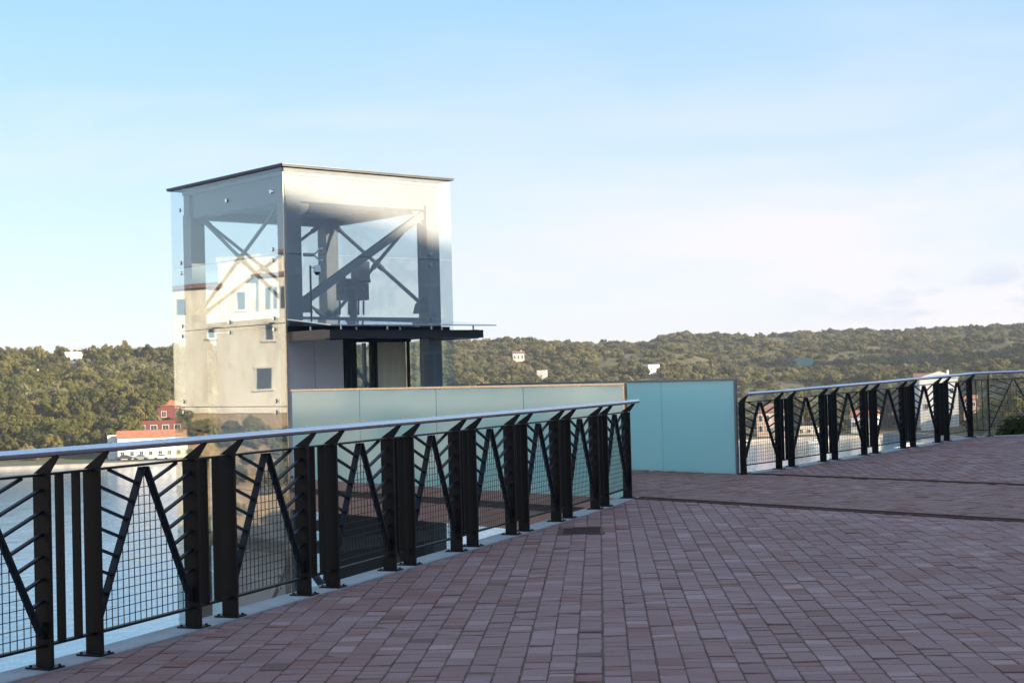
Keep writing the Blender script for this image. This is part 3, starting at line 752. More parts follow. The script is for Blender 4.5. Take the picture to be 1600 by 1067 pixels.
M['scrub'] = leafmat('scrub_leaves', (.045, .055, .025), (.10, .10, .045), (.155, .145, .065), (.21, .185, .09))
M['bark'] = pmat('pine_bark', (.16, .11, .08), .9, 0, .4, 4)
def crown(seed, nc, rad, squash, cr, z0, mat, name='crown', nl=0, leaf=.1):
    rnd = random.Random(seed); mb = MB(); nl = nl or 34
    lobes = []
    for k in range(nc):
        th = rnd.uniform(0, 2*math.pi); ph = math.acos(rnd.uniform(-.45, 1)); rr = rad*rnd.uniform(.45, .95)
        lobes.append((Vector((math.sin(ph)*math.cos(th)*rr, math.sin(ph)*math.sin(th)*rr, math.cos(ph)*rr*squash)), cr*rnd.uniform(.6, 1.2)))
    for c, r in lobes:
        for i in range(nl):
            d = Vector((rnd.gauss(0, 1), rnd.gauss(0, 1), rnd.gauss(0, .8)+.25)).normalized()
            p = c+d*r*rnd.uniform(.55, 1.05); a = d.orthogonal().normalized(); b = d.cross(a)
            an = rnd.uniform(0, 6.28); a, b = a*math.cos(an)+b*math.sin(an), b*math.cos(an)-a*math.sin(an)
            tl_ = Vector((rnd.gauss(0, .35), rnd.gauss(0, .35), rnd.gauss(0, .35)))
            a = (a+tl_*.6).normalized(); s = leaf*rnd.uniform(.7, 1.4)
            z = Vector((0, 0, z0))
            mb.add([p+z-a*s, p+z+b*s*.6-d*s*.2, p+z+a*s, p+z-b*s*.6-d*s*.2], [(0, 1, 2, 3)])
    v = mb.v; me = bpy.data.meshes.new(name); me.from_pydata(v, [], mb.f); me.materials.append(mat); return me
def trunk(h, r, seed):
    rnd = random.Random(seed); mb = MB(); p = Vector((0, 0, -.5)); 
    for k in range(4):
        q = Vector((rnd.gauss(0, .12)*h*.15, rnd.gauss(0, .12)*h*.15, h*(k+1)/4)); mb.tube(p, q, r*(1-k*.2), 7, r*(1-(k+1)*.2)); p = q
    for k in range(5):
        an = rnd.uniform(0, 6.28); b = Vector((0, 0, h*rnd.uniform(.55, .9))); mb.tube(b, b+Vector((math.cos(an)*h*.28, math.sin(an)*h*.28, h*.22)), r*.4, 5, r*.15)
    return mb.mesh('trunk', M['bark'])
TCOL = bpy.data.collections.new('crown_kinds')
crs = []
for i, (nc_, ra_, sq_, cr_2) in enumerate(((11, 2.5, .75, 1.25), (8, 2.0, 1.0, 1.1), (15, 3.1, .55, 1.1), (12, 2.4, .9, .95), (7, 2.7, .6, 1.3), (16, 2.8, .8, .85))):
    o = bpy.data.objects.new('kind_pine', crown(100+i, nc_, ra_, sq_, cr_2, 3.6, M['pine'], nl=46, leaf=.34)); TCOL.objects.link(o); crs.append(o)
SCOL = bpy.data.collections.new('scrub_kinds')
for i in range(4):
    o = bpy.data.objects.new('kind_scrub', crown(200+i, 7, 1.4, .6, .9, 1.0, M['scrub'], nl=34, leaf=.34)); SCOL.objects.link(o)
def scatter(name, pts, coll):
    me = bpy.data.meshes.new(name); me.from_pydata([p[0] for p in pts], [], [])
    a = me.attributes.new('rot', 'FLOAT', 'POINT'); a.data.foreach_set('value', [p[1] for p in pts])
    a = me.attributes.new('scl', 'FLOAT_VECTOR', 'POINT'); a.data.foreach_set('vector', [x for p in pts for x in p[2]])
    o = bpy.data.objects.new(name, me); COL.objects.link(o); tag(o, kind='stuff')
    g = bpy.data.node_groups.new(name, 'GeometryNodeTree'); g.interface.new_socket('Geometry', in_out='INPUT', socket_type='NodeSocketGeometry'); g.interface.new_socket('Geometry', in_out='OUTPUT', socket_type='NodeSocketGeometry')
    N = g.nodes; L = g.links; gi = N.new('NodeGroupInput'); go_ = N.new('NodeGroupOutput'); ip = N.new('GeometryNodeInstanceOnPoints'); ci = N.new('GeometryNodeCollectionInfo')
    ci.inputs[0].default_value = coll; ci.inputs[1].default_value = True; ci.inputs[2].default_value = True
    ar = N.new('GeometryNodeInputNamedAttribute'); ar.data_type = 'FLOAT'; ar.inputs[0].default_value = 'rot'
    asc = N.new('GeometryNodeInputNamedAttribute'); asc.data_type = 'FLOAT_VECTOR'; asc.inputs[0].default_value = 'scl'
    cx = N.new('ShaderNodeCombineXYZ'); L.new(ar.outputs[0], cx.inputs[2])
    L.new(gi.outputs[0], ip.inputs['Points']); L.new(ci.outputs[0], ip.inputs['Instance']); ip.inputs['Pick Instance'].default_value = True
    L.new(cx.outputs[0], ip.inputs['Rotation']); L.new(asc.outputs[0], ip.inputs['Scale']); L.new(ip.outputs[0], go_.inputs[0])
    o.modifiers.new('scatter', 'NODES').node_group = g; return o
keep = []      # clearings: (x, y, radius)

# ------------------------------------------------------------------ houses
M['cream'] = pmat('cream_render', (.70, .65, .55), .9, 0, .28, .8, .2, 6)
m = newmat('aged_wall'); t = NT(m); tcn = t.n('ShaderNodeTexCoord').outputs['Object']
st1 = t.noise(.45, 6, .7, tcn, .6); st2 = t.noise(1.6, 5, .65, t.n('ShaderNodeMapping', {0: tcn, 'Scale': (1, 1, .18)}).outputs[0])
cc = t.mix(.5, t.ramp(st1.outputs[0], [(.3, (.46, .36, .26)), (.45, (.66, .58, .46)), (.62, (.76, .71, .60)), (.75, (.60, .52, .42))]), t.ramp(st2.outputs[0], [(.3, (.42, .35, .27)), (.5, (.72, .66, .55)), (.7, (.80, .76, .68))]))
bp = t.n('ShaderNodeBump', {'Height': st1.outputs[0], 'Strength': .5, 'Distance': .1})
t.out(t.n('ShaderNodeBsdfPrincipled', {'Base Color': cc, 'Roughness': .95, 'Normal': bp.outputs[0]}).outputs[0]); M['aged'] = m
M['whitew'] = pmat('white_render', (.78, .76, .70), .9, 0, .12, .5)
M['redw'] = pmat('dark_red_render', (.17, .045, .04), .85, 0, .2, .7)
M['pinkw'] = pmat('pink_render', (.62, .42, .33), .85, 0, .15, .7)
M['tealw'] = pmat('green_panel', (.16, .34, .28), .8, 0, .2, .5)
M['tile'] = pmat('orange_roof_tile', (.50, .19, .09), .85, 0, .35, 1.2, .3, 9)
M['browntile'] = pmat('brown_roof_tile', (.28, .14, .09), .85, 0, .4, 1.0, .3, 9)
M['pane'] = pmat('window_pane', (.05, .06, .07), .15, 0, .3, 1)
M['wframe'] = pmat('window_frame', (.70, .68, .62), .6, 0, .1, 3)
M['greyw'] = pmat('grey_render', (.30, .28, .27), .9, 0, .2, .6)
M['wood'] = pmat('shutter_wood', (.10, .16, .12), .7, 0, .25, 4)
def house(name, label, cat, base, ang, w, d, h, wall='cream', roof='flat', rh=1.6, rmat='tile', wins=(), fmat='wframe', door=None, group=None, chim=False, arch=False, plinth=3.0):
    """front face towards local -y, x to the right; ang turns it about z"""
    root = empty(name, base, label, cat, group)
    ax = Vector((math.cos(ang), math.sin(ang), 0)); ay = Vector((-math.sin(ang), math.cos(ang), 0)); b = Vector(base)
    def P(x, y, z): return b+ax*x+ay*y+Vector((0, 0, z))
    MB().box(P(0, d/2, (h-plinth)/2), (w, d, h+plinth), ax, ay).build('wall', M[wall], root)
    r = MB()
    if roof == 'flat':
        for (x, y, lx, ly) in ((0, .12, w+.16, .24), (0, d-.12, w+.16, .24), (-w/2+.1, d/2, .24, d-.5), (w/2-.1, d/2, .24, d-.5)): r.box(P(x, y, h+.2), (lx, ly, .42), ax, ay)
        ro = r.build('parapet', M[wall], root)
    else:
        o_ = .35
        if roof == 'gable':      # ridge along x
            pts = [P(-w/2-o_, -o_, h), P(-w/2-o_, d/2, h+rh), P(-w/2-o_, d+o_, h)]; r.ext([(p+ax*(w/2+o_)) for p in pts], ax*(w+2*o_))
        elif roof == 'gablefront':
            pts = [P(-w/2-o_, -o_, h), P(0, -o_, h+rh), P(w/2+o_, -o_, h)]; r.ext([(p+ay*(d/2+o_)) for p in pts], ay*(d+2*o_))
        elif roof == 'shed':
            pts = [P(-w/2-o_, -o_, h), P(-w/2-o_, -o_, h+.15), P(-w/2-o_, d+o_, h+rh), P(-w/2-o_, d+o_, h)]; r.ext([(p+ax*(w/2+o_)) for p in pts], ax*(w+2*o_))
        else:                    # hip
            q = min(w, d)*.45; vs = [P(-w/2-o_, -o_, h), P(w/2+o_, -o_, h), P(w/2+o_, d+o_, h), P(-w/2-o_, d+o_, h), P(-w/2+q, d/2, h+rh), P(w/2-q, d/2, h+rh)]
            r.add(vs, [(0, 1, 5, 4), (1, 2, 5), (2, 3, 4, 5), (3, 0, 4), (3, 2, 1, 0)])
        ro = r.build('roof', M[rmat], root)
    if chim: MB().box(P(w*.25, d*.5, h+rh*.8), (.6, .6, 1.3), ax, ay).build('chimney', M[wall], ro)
    fm = {}
    for (x, z, ww, wh) in wins:
        key = (ww, wh)
        if key not in fm:
            f = MB()
            if arch:
                n = 8; pl_ = [(-ww/2, -wh/2), (ww/2, -wh/2)]+[(ww/2*math.cos(math.pi*i/n), wh/2+ww/2*math.sin(math.pi*i/n)) for i in range(n+1)]
                f.ext([(p_[0], 0, p_[1]) for p_ in pl_], (0, .06, 0)); fr_ = MB()
                for (a, c_) in zip(pl_, pl_[1:]+pl_[:1]): fr_.bar((a[0], -.03, a[1]), (c_[0], -.03, c_[1]), .08, .12, (0, 1, 0))
            else:
                f.box((0, 0, 0), (ww, .06, wh)); fr_ = MB()
                fr_.box((0, -.04, wh/2+.06), (ww+.3, .12, .12)); fr_.box((0, -.06, -wh/2-.06), (ww+.4, .2, .12))
                for s_ in (-1, 1): fr_.box((s_*(ww/2+.06), -.04, 0), (.12, .12 if fmat == 'wframe' else .02, wh))
                fr_.box((0, -.04, 0), (.05, .06, wh)) if fmat == 'wframe' else None
            fm[key] = (f.mesh('window', M['pane']), fr_.mesh('frame', M[fmat]))
        o1 = inst(fm[key][0], 'window', root, P(x, -.01, z), ang); o2 = bpy.data.objects.new('frame', fm[key][1]); COL.objects.link(o2); o2.parent = o1
    if door:
        x, dw, dh = door; do = MB().box(P(x, -.01, dh/2), (dw, .08, dh), ax, ay).build('door', M['wood'], root)
    keep.append((b.x, b.y, max(w, d)*.8))
    return root
def grid(w, cols, zs, ww, wh): return [((-w/2+w*(i+.5)/cols), z, ww, wh) for z in zs for i in range(cols)]
def hh(px, py): return hillhit(px, py)
def face_cam(p): return math.atan2(-p.x, p.y)*1.0
def far_house(label, pxl, pxr, pyb, hpx, ang=0.0, cat='house', d=None, at=None, **k):
    b = at if at else hh((pxl+pxr)/2, pyb); w = (pxr-pxl)*b.y/FPX; h = hpx*b.y/FPX
    b = Vector(((ray((pxl+pxr)/2, pyb).x/ray((pxl+pxr)/2, pyb).y)*b.y, b.y, b.z))
    wn_ = k.pop('win', None); w = w/abs(math.cos(ang))*.85 if ang else w
    if wn_: k['wins'] = grid(w, wn_[0], [h*q for q in wn_[1]], wn_[2], wn_[3])
    return house(k.pop('name', 'house'), label, cat, b, ang+face_cam(b), w, d or w*.8, h, **k)
# left shore
def yq(px, Y, z=-17.95):
    d = ray(px, 600); return Vector((d.x/d.y*Y, Y, z))
far_house('long white waterfront building with low orange tiled roof and many small windows', 172, 300, 0, 33, 0, at=yq(236, 402), name='waterfront_building', cat='building', d=9, wall='whitew', roof='gable', rh=1.9, win=(9, (.26, .72), .9, 1.1), door=(2.2, 1.1, 2.2))
far_house('narrow white annex with red side wall at the left end of the waterfront building', 155, 171.5, 0, 34, 0, at=yq(163, 402.5), name='annex', cat='building', d=8, wall='whitew', roof='flat', win=(2, (.7,), .8, 1.0))
far_house('dark red villa with white framed windows and flat roof behind the waterfront building', 200, 272, 0, 30, 0, at=yq(236, 432, -14.6), name='villa', cat='house', d=8, wall='redw', roof='flat', win=(4, (.72,), 1.7, 1.5))
far_house('upper dark red villa with orange tiled roof standing among the pines', 232, 276, 0, 24, 0, at=yq(252, 462, -9.4), name='villa', cat='house', d=9, wall='redw', roof='hip', rh=1.7, win=(2, (.45,), 1.3, 1.6))
# hill houses
far_house('white farmhouse on the crest of the left hill', 103, 130, 569, 12, .25, wall='whitew', roof='gable', rh=1.7, rmat='whitew', win=(3, (.5,), .9, 1.0), chim=True)
far_house('little white hut right of the farmhouse on the left hill', 146, 151, 563, 6, 0, cat='hut', wall='whitew', roof='flat')
far_house('little cream hut farthest right on the left hill crest', 170, 178, 563, 7, .3, cat='hut', wall='cream', roof='flat')
far_house('pale old house with brown roof and dark windows on the middle hill', 800, 821, 566, 13, .05, wall='cream', roof='gable', rh=1.2, rmat='browntile', win=(3, (.55,), .8, 1.5), chim=True)
far_house('cream cube shaped house low on the middle hill', 838, 855, 596, 15, -.15, wall='cream', roof='flat', win=(1, (.5,), .6, .7))
far_house('tiny cream hut near the right edge of the elevator tower', 719, 725, 598, 6, 0, cat='hut', wall='cream', roof='flat')
far_house('small white block house above the corner of the teal parapet', 1012, 1032, 583, 12, .6, wall='whitew', roof='flat', win=(2, (.5,), .7, .9))
far_house('green clad shed on the right hillside', 1241, 1273, 572, 11, .15, cat='shed', wall='tealw', roof='flat')
# right shore
far_house('pale pink two storey house with arched windows on the right shore', 1163, 1209, 0, 37, 0, at=yq(1186, 440), name='arched_house', wall='pinkw', roof='hip', rh=2.6, rmat='browntile', win=(4, (.28, .72), 1.0, 1.4), arch=True, door=(0, 1.2, 2.4), d=9)
far_house('white waterfront house with orange roof on the right shore', 1306, 1352, 0, 26, -.1, at=yq(1329, 446), wall='whitew', roof='gable', rh=1.7, win=(4, (.5,), 1.0, 1.3), d=9)
far_house('long low cream boathouse between the pink house and the orange roofed house', 1226, 1284, 0, 10, 0, at=yq(1255, 446), cat='boathouse', wall='cream', roof='flat', win=(5, (.5,), 1.0, .9), d=5)
far_house('white gabled house with tall front wall above the right railing', 1418, 1476, 0, 69, 0, at=yq(1447, 452, -15.5), name='gabled_house', wall='whitew', roof='gablefront', rh=1.9, rmat='whitew', win=(3, (.35, .7), 1.0, 1.5), d=12, chim=True)
far_house('low red roofed house left of the white gabled house', 1410, 1437, 0, 66, 0, at=yq(1424, 466, -15.5), wall='whitew', roof='gable', rh=1.6, rmat='browntile', d=8)
far_house('small orange rendered house under the end of the right railing', 1485, 1505, 0, 16, 0, at=yq(1495, 420, -11), wall='pinkw', roof='shed', rh=1.0, win=(2, (.5,), .8, 1.0), d=6)
# left garden walls
for (pa, pb, lab) in (((33, 604), (60, 587), 'short pale boundary wall climbing the left hillside'),):
    a = hh(*pa); b_ = hh(*pb); w = MB().bar(a+Vector((0, 0, 2)), b_+Vector((0, 0, 2)), .4, 1.4, (b_-a).cross(Vector((0, 0, 1)))); o = w.build('garden_wall', M['cream']); tag(o, lab, 'wall')
# poles
def pole(px, pyb, hpx, label, mat='greyw', arms=True, group=None):
    b = hh(px, pyb); h = hpx*b.y/FPX; r = empty('utility_pole', b, label, 'utility pole', group)
    MB().tube(b-Vector((0, 0, 3)), b+Vector((0, 0, h)), .28, 7, .16).build('mast', M[mat], r)
    if arms: MB().box(b+Vector((0, 0, h-1)), (2.2, .16, .16)).build('crossarm', M[mat], r)
pole(43, 566, 24, 'tall pale pole on the left hillside below the ridge', 'wframe')
for x, y, h in ((872, 538, 8), (852, 538, 9), (843, 537, 8)): pole(x, y, h, 'small white pole standing on the middle ridge', 'wframe', True, 'small white poles on the middle ridge')
pole(916, 538, 14, 'thin grey mast on the ridge above the teal parapet corner')
pole(1112, 523, 13, 'thin grey mast on the crest of the right hill')
# town on the west cliff (seen mirrored in the tower glass)
F0 = Vector((-62.575, 46.843, 0)); F1 = Vector((-61.479, 40.052, 0)); fa = (F1-F0).normalized(); FL = (F1-F0).length/173.0
fang = math.atan2(fa.y, fa.x)
def FU(px): return F0+fa*((px-272)*FL)
def FZ(py): return 1.514+(600-py)*.0368
fang += math.pi; fback = Vector((-math.sin(fang), math.cos(fang), 0))
def wblock(px0, px1, z0, z1, setb, depth, label, wall, roof='flat', wins=(), name='town_house', **k):
    c = FU((px0+px1)/2)+fback*setb+Vector((0, 0, z0)); w = (px1-px0)*FL
    ws = [(-(a-(px0+px1)/2)*FL, z-z0, ww, wh) for a, z, ww, wh in wins]
    return house(name, label, 'house', c, fang, w, depth, z1-z0, wall=wall, roof=roof, wins=ws, plinth=.5, fmat='cream', **k)
wblock(60, 560, -.1, FZ(503), 0, 9, 'long cream rendered house mirrored in the tower, with one dark shuttered window', 'aged', wins=[(415, FZ(595), .95, 1.2), (335, FZ(521), .42, .7), (424, FZ(522), .45, .95), (150, 2.2, .9, 1.2), (520, 2.2, .9, 1.2)])
wblock(302, 372, 4.6, FZ(407), 3.0, 6, 'blank pale upper storey mirrored in the tower glass', 'aged', wins=[(337, FZ(468), .5, 1.0)])
wblock(373, 470, 4.6, FZ(432), 2.4, 7, 'upper house with brown tiled roof mirrored in the tower glass', 'aged', roof='shed', rh=.9, rmat='browntile', wins=[(390, FZ(468), .45, 1.3), (402, FZ(468), .45, 1.3), (414, FZ(468), .45, 1.3), (433, FZ(465), .45, 1.2)])
wblock(370, 430, 7.8, FZ(388), 6, 4, 'small rooftop room above the brown tiled roof', 'whitew', roof='shed', rh=.4, rmat='browntile', wins=[(388, 8.4, .4, 1.0), (404, 8.4, .4, 1.0)])
wblock(180, 300, 4.6, FZ(448), 1.5, 7, 'cream upper storey with brown tiled roof at the far end of the cliff house', 'aged', roof='shed', rh=.8, rmat='browntile', wins=[(262, 6.0, .6, 1.0)])
wblock(562, 860, -.5, 6.8, -1, 10, 'wide ochre town house on the west cliff with two rows of windows', 'cream', roof='gable', rh=2, rmat='tile', wins=[(562+50*i, z, 1.0, 1.4) for i in range(1, 6) for z in (1.6, 4.8)])
wblock(862, 1150, -.5, 8.8, 0, 10, 'tall white town house on the west cliff', 'whitew', wins=[(862+55*i, z, 1.0, 1.5) for i in range(1, 5) for z in (1.6, 4.8, 7.4)])
wblock(1152, 1500, -.5, 6.2, -1, 10, 'low pink town house at the near end of the west cliff', 'pinkw', roof='gable', rh=1.8, wins=[(1152+60*i, z, 1.0, 1.4) for i in range(1, 6) for z in (1.6, 4.4)])
wblock(-240, 57, -.5, 4.2, 1, 9, 'low cream house at the far end of the west cliff', 'cream', roof='gable', rh=1.6, wins=[(-240+60*i, 1.8, .9, 1.2) for i in range(1, 5)])
# west cliff rock
m = newmat('cliff_rock'); t = NT(m); tcn = t.n('ShaderNodeTexCoord').outputs['Object']
nz = t.noise(.35, 6, .65, t.n('ShaderNodeMapping', {0: tcn, 'Scale': (1, 1, 2.5)}).outputs[0]); nz2 = t.noise(2.2, 5, .7, tcn)
cc = t.mix(.45, t.ramp(nz.outputs[0], [(.3, (.2, .13, .07)), (.5, (.46, .30, .16)), (.72, (.56, .42, .26))]), t.ramp(nz2.outputs[0], [(.35, (.06, .07, .03)), (.5, (.30, .20, .11)), (.7, (.50, .38, .25))]))
bp = t.n('ShaderNodeBump', {'Height': nz2.outputs[0], 'Strength': .8, 'Distance': .3})
t.out(t.n('ShaderNodeBsdfPrincipled', {'Base Color': cc, 'Roughness': .95, 'Normal': bp.outputs[0]}).outputs[0]); M['rock'] = m
V = []; Fc = []; edge = [FU(-300)-fback*2, FU(1500)-fback*2, Vector((-38, -32, 0))]
nU, nV = 170, 26; pts = []
for i in range(nU):
    q = i/(nU-1)*2; e_ = edge[0].lerp(edge[1], q) if q < 1 else edge[1].lerp(edge[2], q-1)
    for k in range(nV):
        z = -.15-k*20.5/(nV-1); o_ = -fback*(max(0, (-z-.3))*.28+noise.fractal(Vector((i*.22, z*.35, 1.0)), 1, 2, 4)*1.3*min(1, k/2))
        V.append(tuple(e_+o_+Vector((0, 0, z))))
for i in range(nU-1):
    for k in range(nV-1): Fc.append((i*nV+k, i*nV+k+1, (i+1)*nV+k+1, (i+1)*nV+k))
b0 = len(V); V += [tuple(FU(-300)+fback*60+Vector((0, 0, -.15))), tuple(FU(1500)+fback*60+Vector((0, 0, -.15)))]
Fc.append((0, (nU//2)*nV, b0+1, b0))
me = bpy.data.meshes.new('cliff'); me.from_pydata(V, [], Fc); me.materials.append(m); o = bpy.data.objects.new('cliff', me); COL.objects.link(o); tag(o, kind='structure')
rnd = random.Random(5); pts = []
for i in range(420):
    a = rnd.uniform(-250, 1450); dep = rnd.random()**1.4; z = -.5-dep*17
    pts.append((tuple(FU(a)-fback*(2+(-z)*.28+.2)+Vector((0, 0, z-.4))), rnd.uniform(0, 6.28), (rnd.uniform(.25, .6),)*3))
scatter('cliff_shrubs', pts, SCOL)
# street behind the camera (throws the shade over the terrace)
Lp = 46.0; P1 = T(0, 0, 4.58)+SUN_AZ*Lp; P1.z = 4.58+Lp*TEL
ed = Vector((.983, .187, 0)).normalized(); eang = math.atan2(ed.y, ed.x)+math.pi
def sblock(x0, x1, h, label, wall, cols, floors, x_off=0):
    a = P1+ed*((x0-P1.x)/ed.x); b_ = P1+ed*((x1-P1.x)/ed.x); c = (a+b_)/2; c.z = 0; w = (b_-a).length
    zs = [1.8+i*(h-1.5)/floors for i in range(floors)]
    return house('town_house', label, 'house', c, eang, w-.02, 12, h-.41, wall=wall, roof='flat', wins=grid(w, cols, zs[1:], 1.1, 1.6), door=(0, 1.6, 2.5), plinth=.3)
sblock(-3, 9, 13.6, 'cream four storey house directly behind the viewpoint', 'cream', 3, 4)
sblock(9, 22, 15.9, 'tall ochre house in the street behind the terrace', 'pinkw', 3, 4)
sblock(22, 45, P1.z, 'broad grey rendered block whose roof line shades the tower', 'greyw', 6, 4)
sblock(45, 76, P1.z-.2, 'white block at the east end of the street behind the terrace', 'whitew', 5, 4)
house('town_house', 'long grey house on the east side of the square', 'house', (46, 22, 0), R(-90)+math.pi*0, 30, 10, 11, wall='greyw', roof='flat', wins=grid(30, 7, (2, 5.2, 8.4), 1.1, 1.6), plinth=.3)  # unseen block added so the right glass face reflects something dim

# ------------------------------------------------------------------ vehicles and boats
M['carw'] = pmat('white_car_paint', (.75, .75, .75), .25, 0, .05, 2); M['card'] = pmat('dark_car_paint', (.06, .07, .09), .25, 0, .1, 2); M['cars'] = pmat('silver_car_paint', (.38, .40, .43), .25, .3, .05, 2)
def car(loc, ang, mat, label):
    r = empty('parked_car', loc, label, 'car', 'cars parked on the quay')
    ax = Vector((math.cos(ang), math.sin(ang), 0)); ay = Vector((-math.sin(ang), math.cos(ang), 0)); b = Vector(loc)
    prof = [(-2.1, .35), (-2.15, .75), (-1.95, .95), (-1.2, 1.0), (-.6, 1.42), (.7, 1.45), (1.45, 1.02), (2.05, .92), (2.15, .6), (2.1, .35)]
    MB().ext([b+ax*x+Vector((0, 0, z)) for x, z in prof], ay*1.7).build('body', M[mat], r, .06)
    MB().ext([b+ax*x+Vector((0, 0, z)) for x, z in [(-1.0, 1.04), (-.55, 1.36), (.65, 1.38), (1.2, 1.04)]], ay*1.72).build('windows', M['pane'], r)
    for sx in (-1.35, 1.35):
        for sy in (-.8, .8): MB().tube(b+ax*sx+ay*(sy-.1)+Vector((0, 0, .33)), b+ax*sx+ay*(sy+.1)+Vector((0, 0, .33)), .33, 14).build('wheel', M['dark'], r)
car(yq(250, 395.5), .05, 'carw', 'white car parked in front of the waterfront building, rightmost of three')
car(yq(218, 396), -.05, 'cars', 'silver car parked in front of the waterfront building, middle one of three')
car(yq(192, 396), .1, 'card', 'dark car parked in front of the waterfront building, leftmost of three')
def boat(loc, ang, L, label, mast=False):
    r = empty('boat', loc, label, 'boat', 'white boats moored by the right shore')
    ax = Vector((math.cos(ang), math.sin(ang), 0)); ay = Vector((-math.sin(ang), math.cos(ang), 0)); b = Vector(loc); V = []; F = []
    n = 9
    for i in range(n):
        u = i/(n-1); w = L*.16*math.sin(math.pi*min(1, (1-u)*.62+.12))*(1 if u < .95 else .3); sh = .75+.45*u*u
        for (k, z) in ((1, sh), (.75, .15), (0, -.3), (-.75, .15), (-1, sh)): V.append(b+ax*(u-.5)*L+ay*w*k+Vector((0, 0, z)))
    for i in range(n-1):
        for k in range(4): F.append((i*5+k, i*5+k+1, i*5+k+6, i*5+k+5))
        F.append((i*5, i*5+5, i*5+9, i*5+4))
    F += [(0, 1, 2, 3, 4), tuple(5*(n-1)+k for k in (4, 3, 2, 1, 0))]
    MB().add(V, F).build('hull', M['whitew'], r)
    MB().ext([b+ax*x*L+Vector((0, 0, z)) for x, z in ((-.22, .9), (-.20, 1.7), (.08, 1.7), (.16, .95))], ay*L*.2).build('cabin', M['whitew'], r, .05)
    MB().ext([b+ax*x*L+Vector((0, 0, z)) for x, z in ((-.18, 1.25), (-.17, 1.55), (.075, 1.55), (.10, 1.25))], ay*L*.21).build('cabin_window', M['pane'], r)
    if mast: MB().tube(b+ax*.05*L+Vector((0, 0, 1.2)), b+ax*.05*L+Vector((0, 0, 10)), .08, 6).build('mast', M['wframe'], r)
for px, Y, an, L, lab, ms in ((1390, 330, .5, 6, 'white motor boat moored near the foot of the right railing, leftmost of the four', False), (1404, 345, .3, 6.5, 'white sailing boat moored beside the motor boats, with a bare mast', False), (1416, 362, .6, 5.5, 'white motor boat third from the left in the row of moored boats', False), (1276, 405, .1, 6, 'white boat moored alone in front of the cream boathouse', False)):
    boat(yq(px, Y, WZ), an, L, lab, ms)
# stone pier
a = yq(1432, 372, WZ); b_ = yq(1462, 320, WZ); MB().bar(a, b_, 2.4, 2.6, (b_-a).cross(Vector((0, 0, 1)))).build('pier', M['quay']); tag(bpy.data.objects['pier'], 'stone pier running diagonally into the water on the right', 'pier')

# ------------------------------------------------------------------ woods
rnd = random.Random(11)
def blocked(x, y):
    for (a, b, r) in keep:
        # keep house and a strip in front of it free
        if abs(x-a*(y/b if b > 300 else 1)) < r*.75 and b-(50 if b > 520 else 14) < y < b+min(r, 9): return True
    return False
pts = []; pts2 = []
for i in range(30000):
    u = rnd.uniform(-.62, .66); d0 = interp(SH, u)+28; d1 = interp(RY, u)
    y = d0+(d1+60-d0)*rnd.random()**.85; x = u*y
    if blocked(x, y): continue
    dens = noise.noise(Vector((x/60, y/60, 9))); left = u < -.16
    z = H(x, y)
    clear = noise.noise(Vector((x/32, y/55, 21)))
    if not left and clear > .30 and (y-d0) > 60 and rnd.random() < .72: continue
    if left and clear > .42 and rnd.random() < .7: continue
    vs_ = 1+.45*noise.noise(Vector((x/25, y/25, 4)))
    low_ = (y-d0) < 110
    if left: ispine = rnd.random() < .55+dens
    elif u > .2: ispine = rnd.random() < (.5 if low_ else .10)+dens*.5
    else: ispine = rnd.random() < (.35 if low_ else .16)+dens*.5
    if ispine:
        if rnd.random() < .38:
            s = rnd.uniform(.55, 1.2)*(1.05 if left else .62); pts.append(((x, y, z-.6), rnd.uniform(0, 6.28), (s, s, s*rnd.uniform(.75, 1.15))))
    else:
        s = rnd.uniform(.6, 2.0)*(1.2 if left else 1.0)*vs_; pts2.append(((x, y, z-.3), rnd.uniform(0, 6.28), (s, s, s*rnd.uniform(.7, 1.0))))
scatter('pine_wood', pts, TCOL); scatter('scrub', pts2, SCOL)
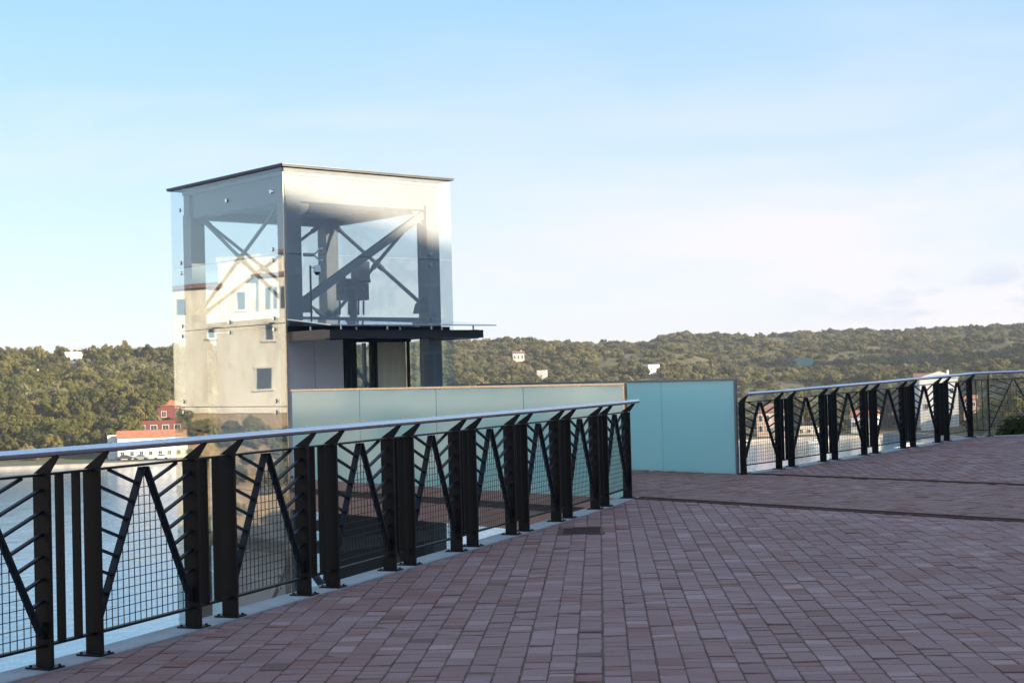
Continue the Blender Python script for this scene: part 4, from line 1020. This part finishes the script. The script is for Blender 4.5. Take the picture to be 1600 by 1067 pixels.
# single pines that stand out
tm = [trunk(4.6, .26, i) for i in range(3)]
cm4 = [o.data for o in crs]
def pine(x, y, s, label, group=None, z=None, sink=0):
    b = Vector((x, y, (H(x, y) if z is None else z)-sink)); r = empty('pine_tree', b, label, 'pine tree', group); r.rotation_euler.z = rnd.uniform(0, 6.28); r.scale = (s, s, s*rnd.uniform(.9, 1.15))
    for me, nm in ((rnd.choice(tm), 'trunk'), (rnd.choice(cm4), 'crown')):
        o = bpy.data.objects.new(nm, me); COL.objects.link(o); o.parent = r
k = 0
while k < 85:
    u = rnd.uniform(-.37, -.235); y = interp(SH, u)+28+rnd.uniform(0, 60)**1.0; x = u*y
    if blocked(x, y): continue
    pine(x, y, rnd.uniform(.95, 1.6), 'rounded olive green pine in the wood above the left shore road', 'pines above the left shore road'); k += 1
for px, yy, s_ in ((238, 424, .85), (218, 441, .95), (262, 452, .8), (229, 452, .9)):
    q = yq(px, yy); pine(q.x, yy, s_, 'small pine growing between the red villas', 'pines around the red villas', sink=.5)
for px in range(1338, 1412, 9):
    yy = 470+rnd.uniform(-8, 14); q = yq(px, yy); pine(q.x, yy, rnd.uniform(1.5, 2.0), 'tall dark pine in the clump above the orange roofed house', 'pines above the orange roofed house')
for px, yy, s in ((1236, 462, 1.5), (1252, 458, 1.9), (1266, 462, 1.4), (1290, 466, 1.5)):
    q = yq(px, yy); pine(q.x, yy, s, 'yellow green pine behind the cream boathouse', 'pines behind the cream boathouse')
for px, yy, s in ((1530, 318, 1.3), (1556, 312, 1.9), (1578, 318, 2.0), (1600, 308, 1.8), (1625, 310, 1.8)):
    q = yq(px, yy); pine(q.x, yy, s, 'big sunlit pine seen through the far right section of railing', 'pines beyond the far right railing', z=-16)
# bush against the far railing
def bush(loc, s, seed, label):
    r = empty('bush', loc, label, 'bush'); me = crown(seed, 14, .75, .6, .38, .45, M['pine'], 'foliage', nl=150, leaf=.075)
    o = bpy.data.objects.new('foliage', me); COL.objects.link(o); o.parent = r; r.scale = (s, s, s*.8)
    st_ = MB()
    for i in range(7): an = i*.9; st_.tube((0, 0, -.3), (math.cos(an)*.4, math.sin(an)*.4, .7), .02, 5, .008)
    o = bpy.data.objects.new('stem', st_.mesh('stem', M['bark'])); COL.objects.link(o); o.parent = r
bush((9.75, 28.4, -.15), .75, 3, 'dark green bush growing up behind the far right section of railing')

# ------------------------------------------------------------------ air
hz = MB().box((0, 640, 22), (2300, 1740, 96)).build('haze', newmat('haze_air')); m = hz.active_material; t = NT(m)
pv = t.n('ShaderNodeVolumePrincipled', {'Color': (.86, .90, 1, 1), 'Density': .00015, 'Anisotropy': .1}); t.t.links.new(pv.outputs[0], t.n('ShaderNodeOutputMaterial').inputs['Volume']); tag(hz, kind='stuff')
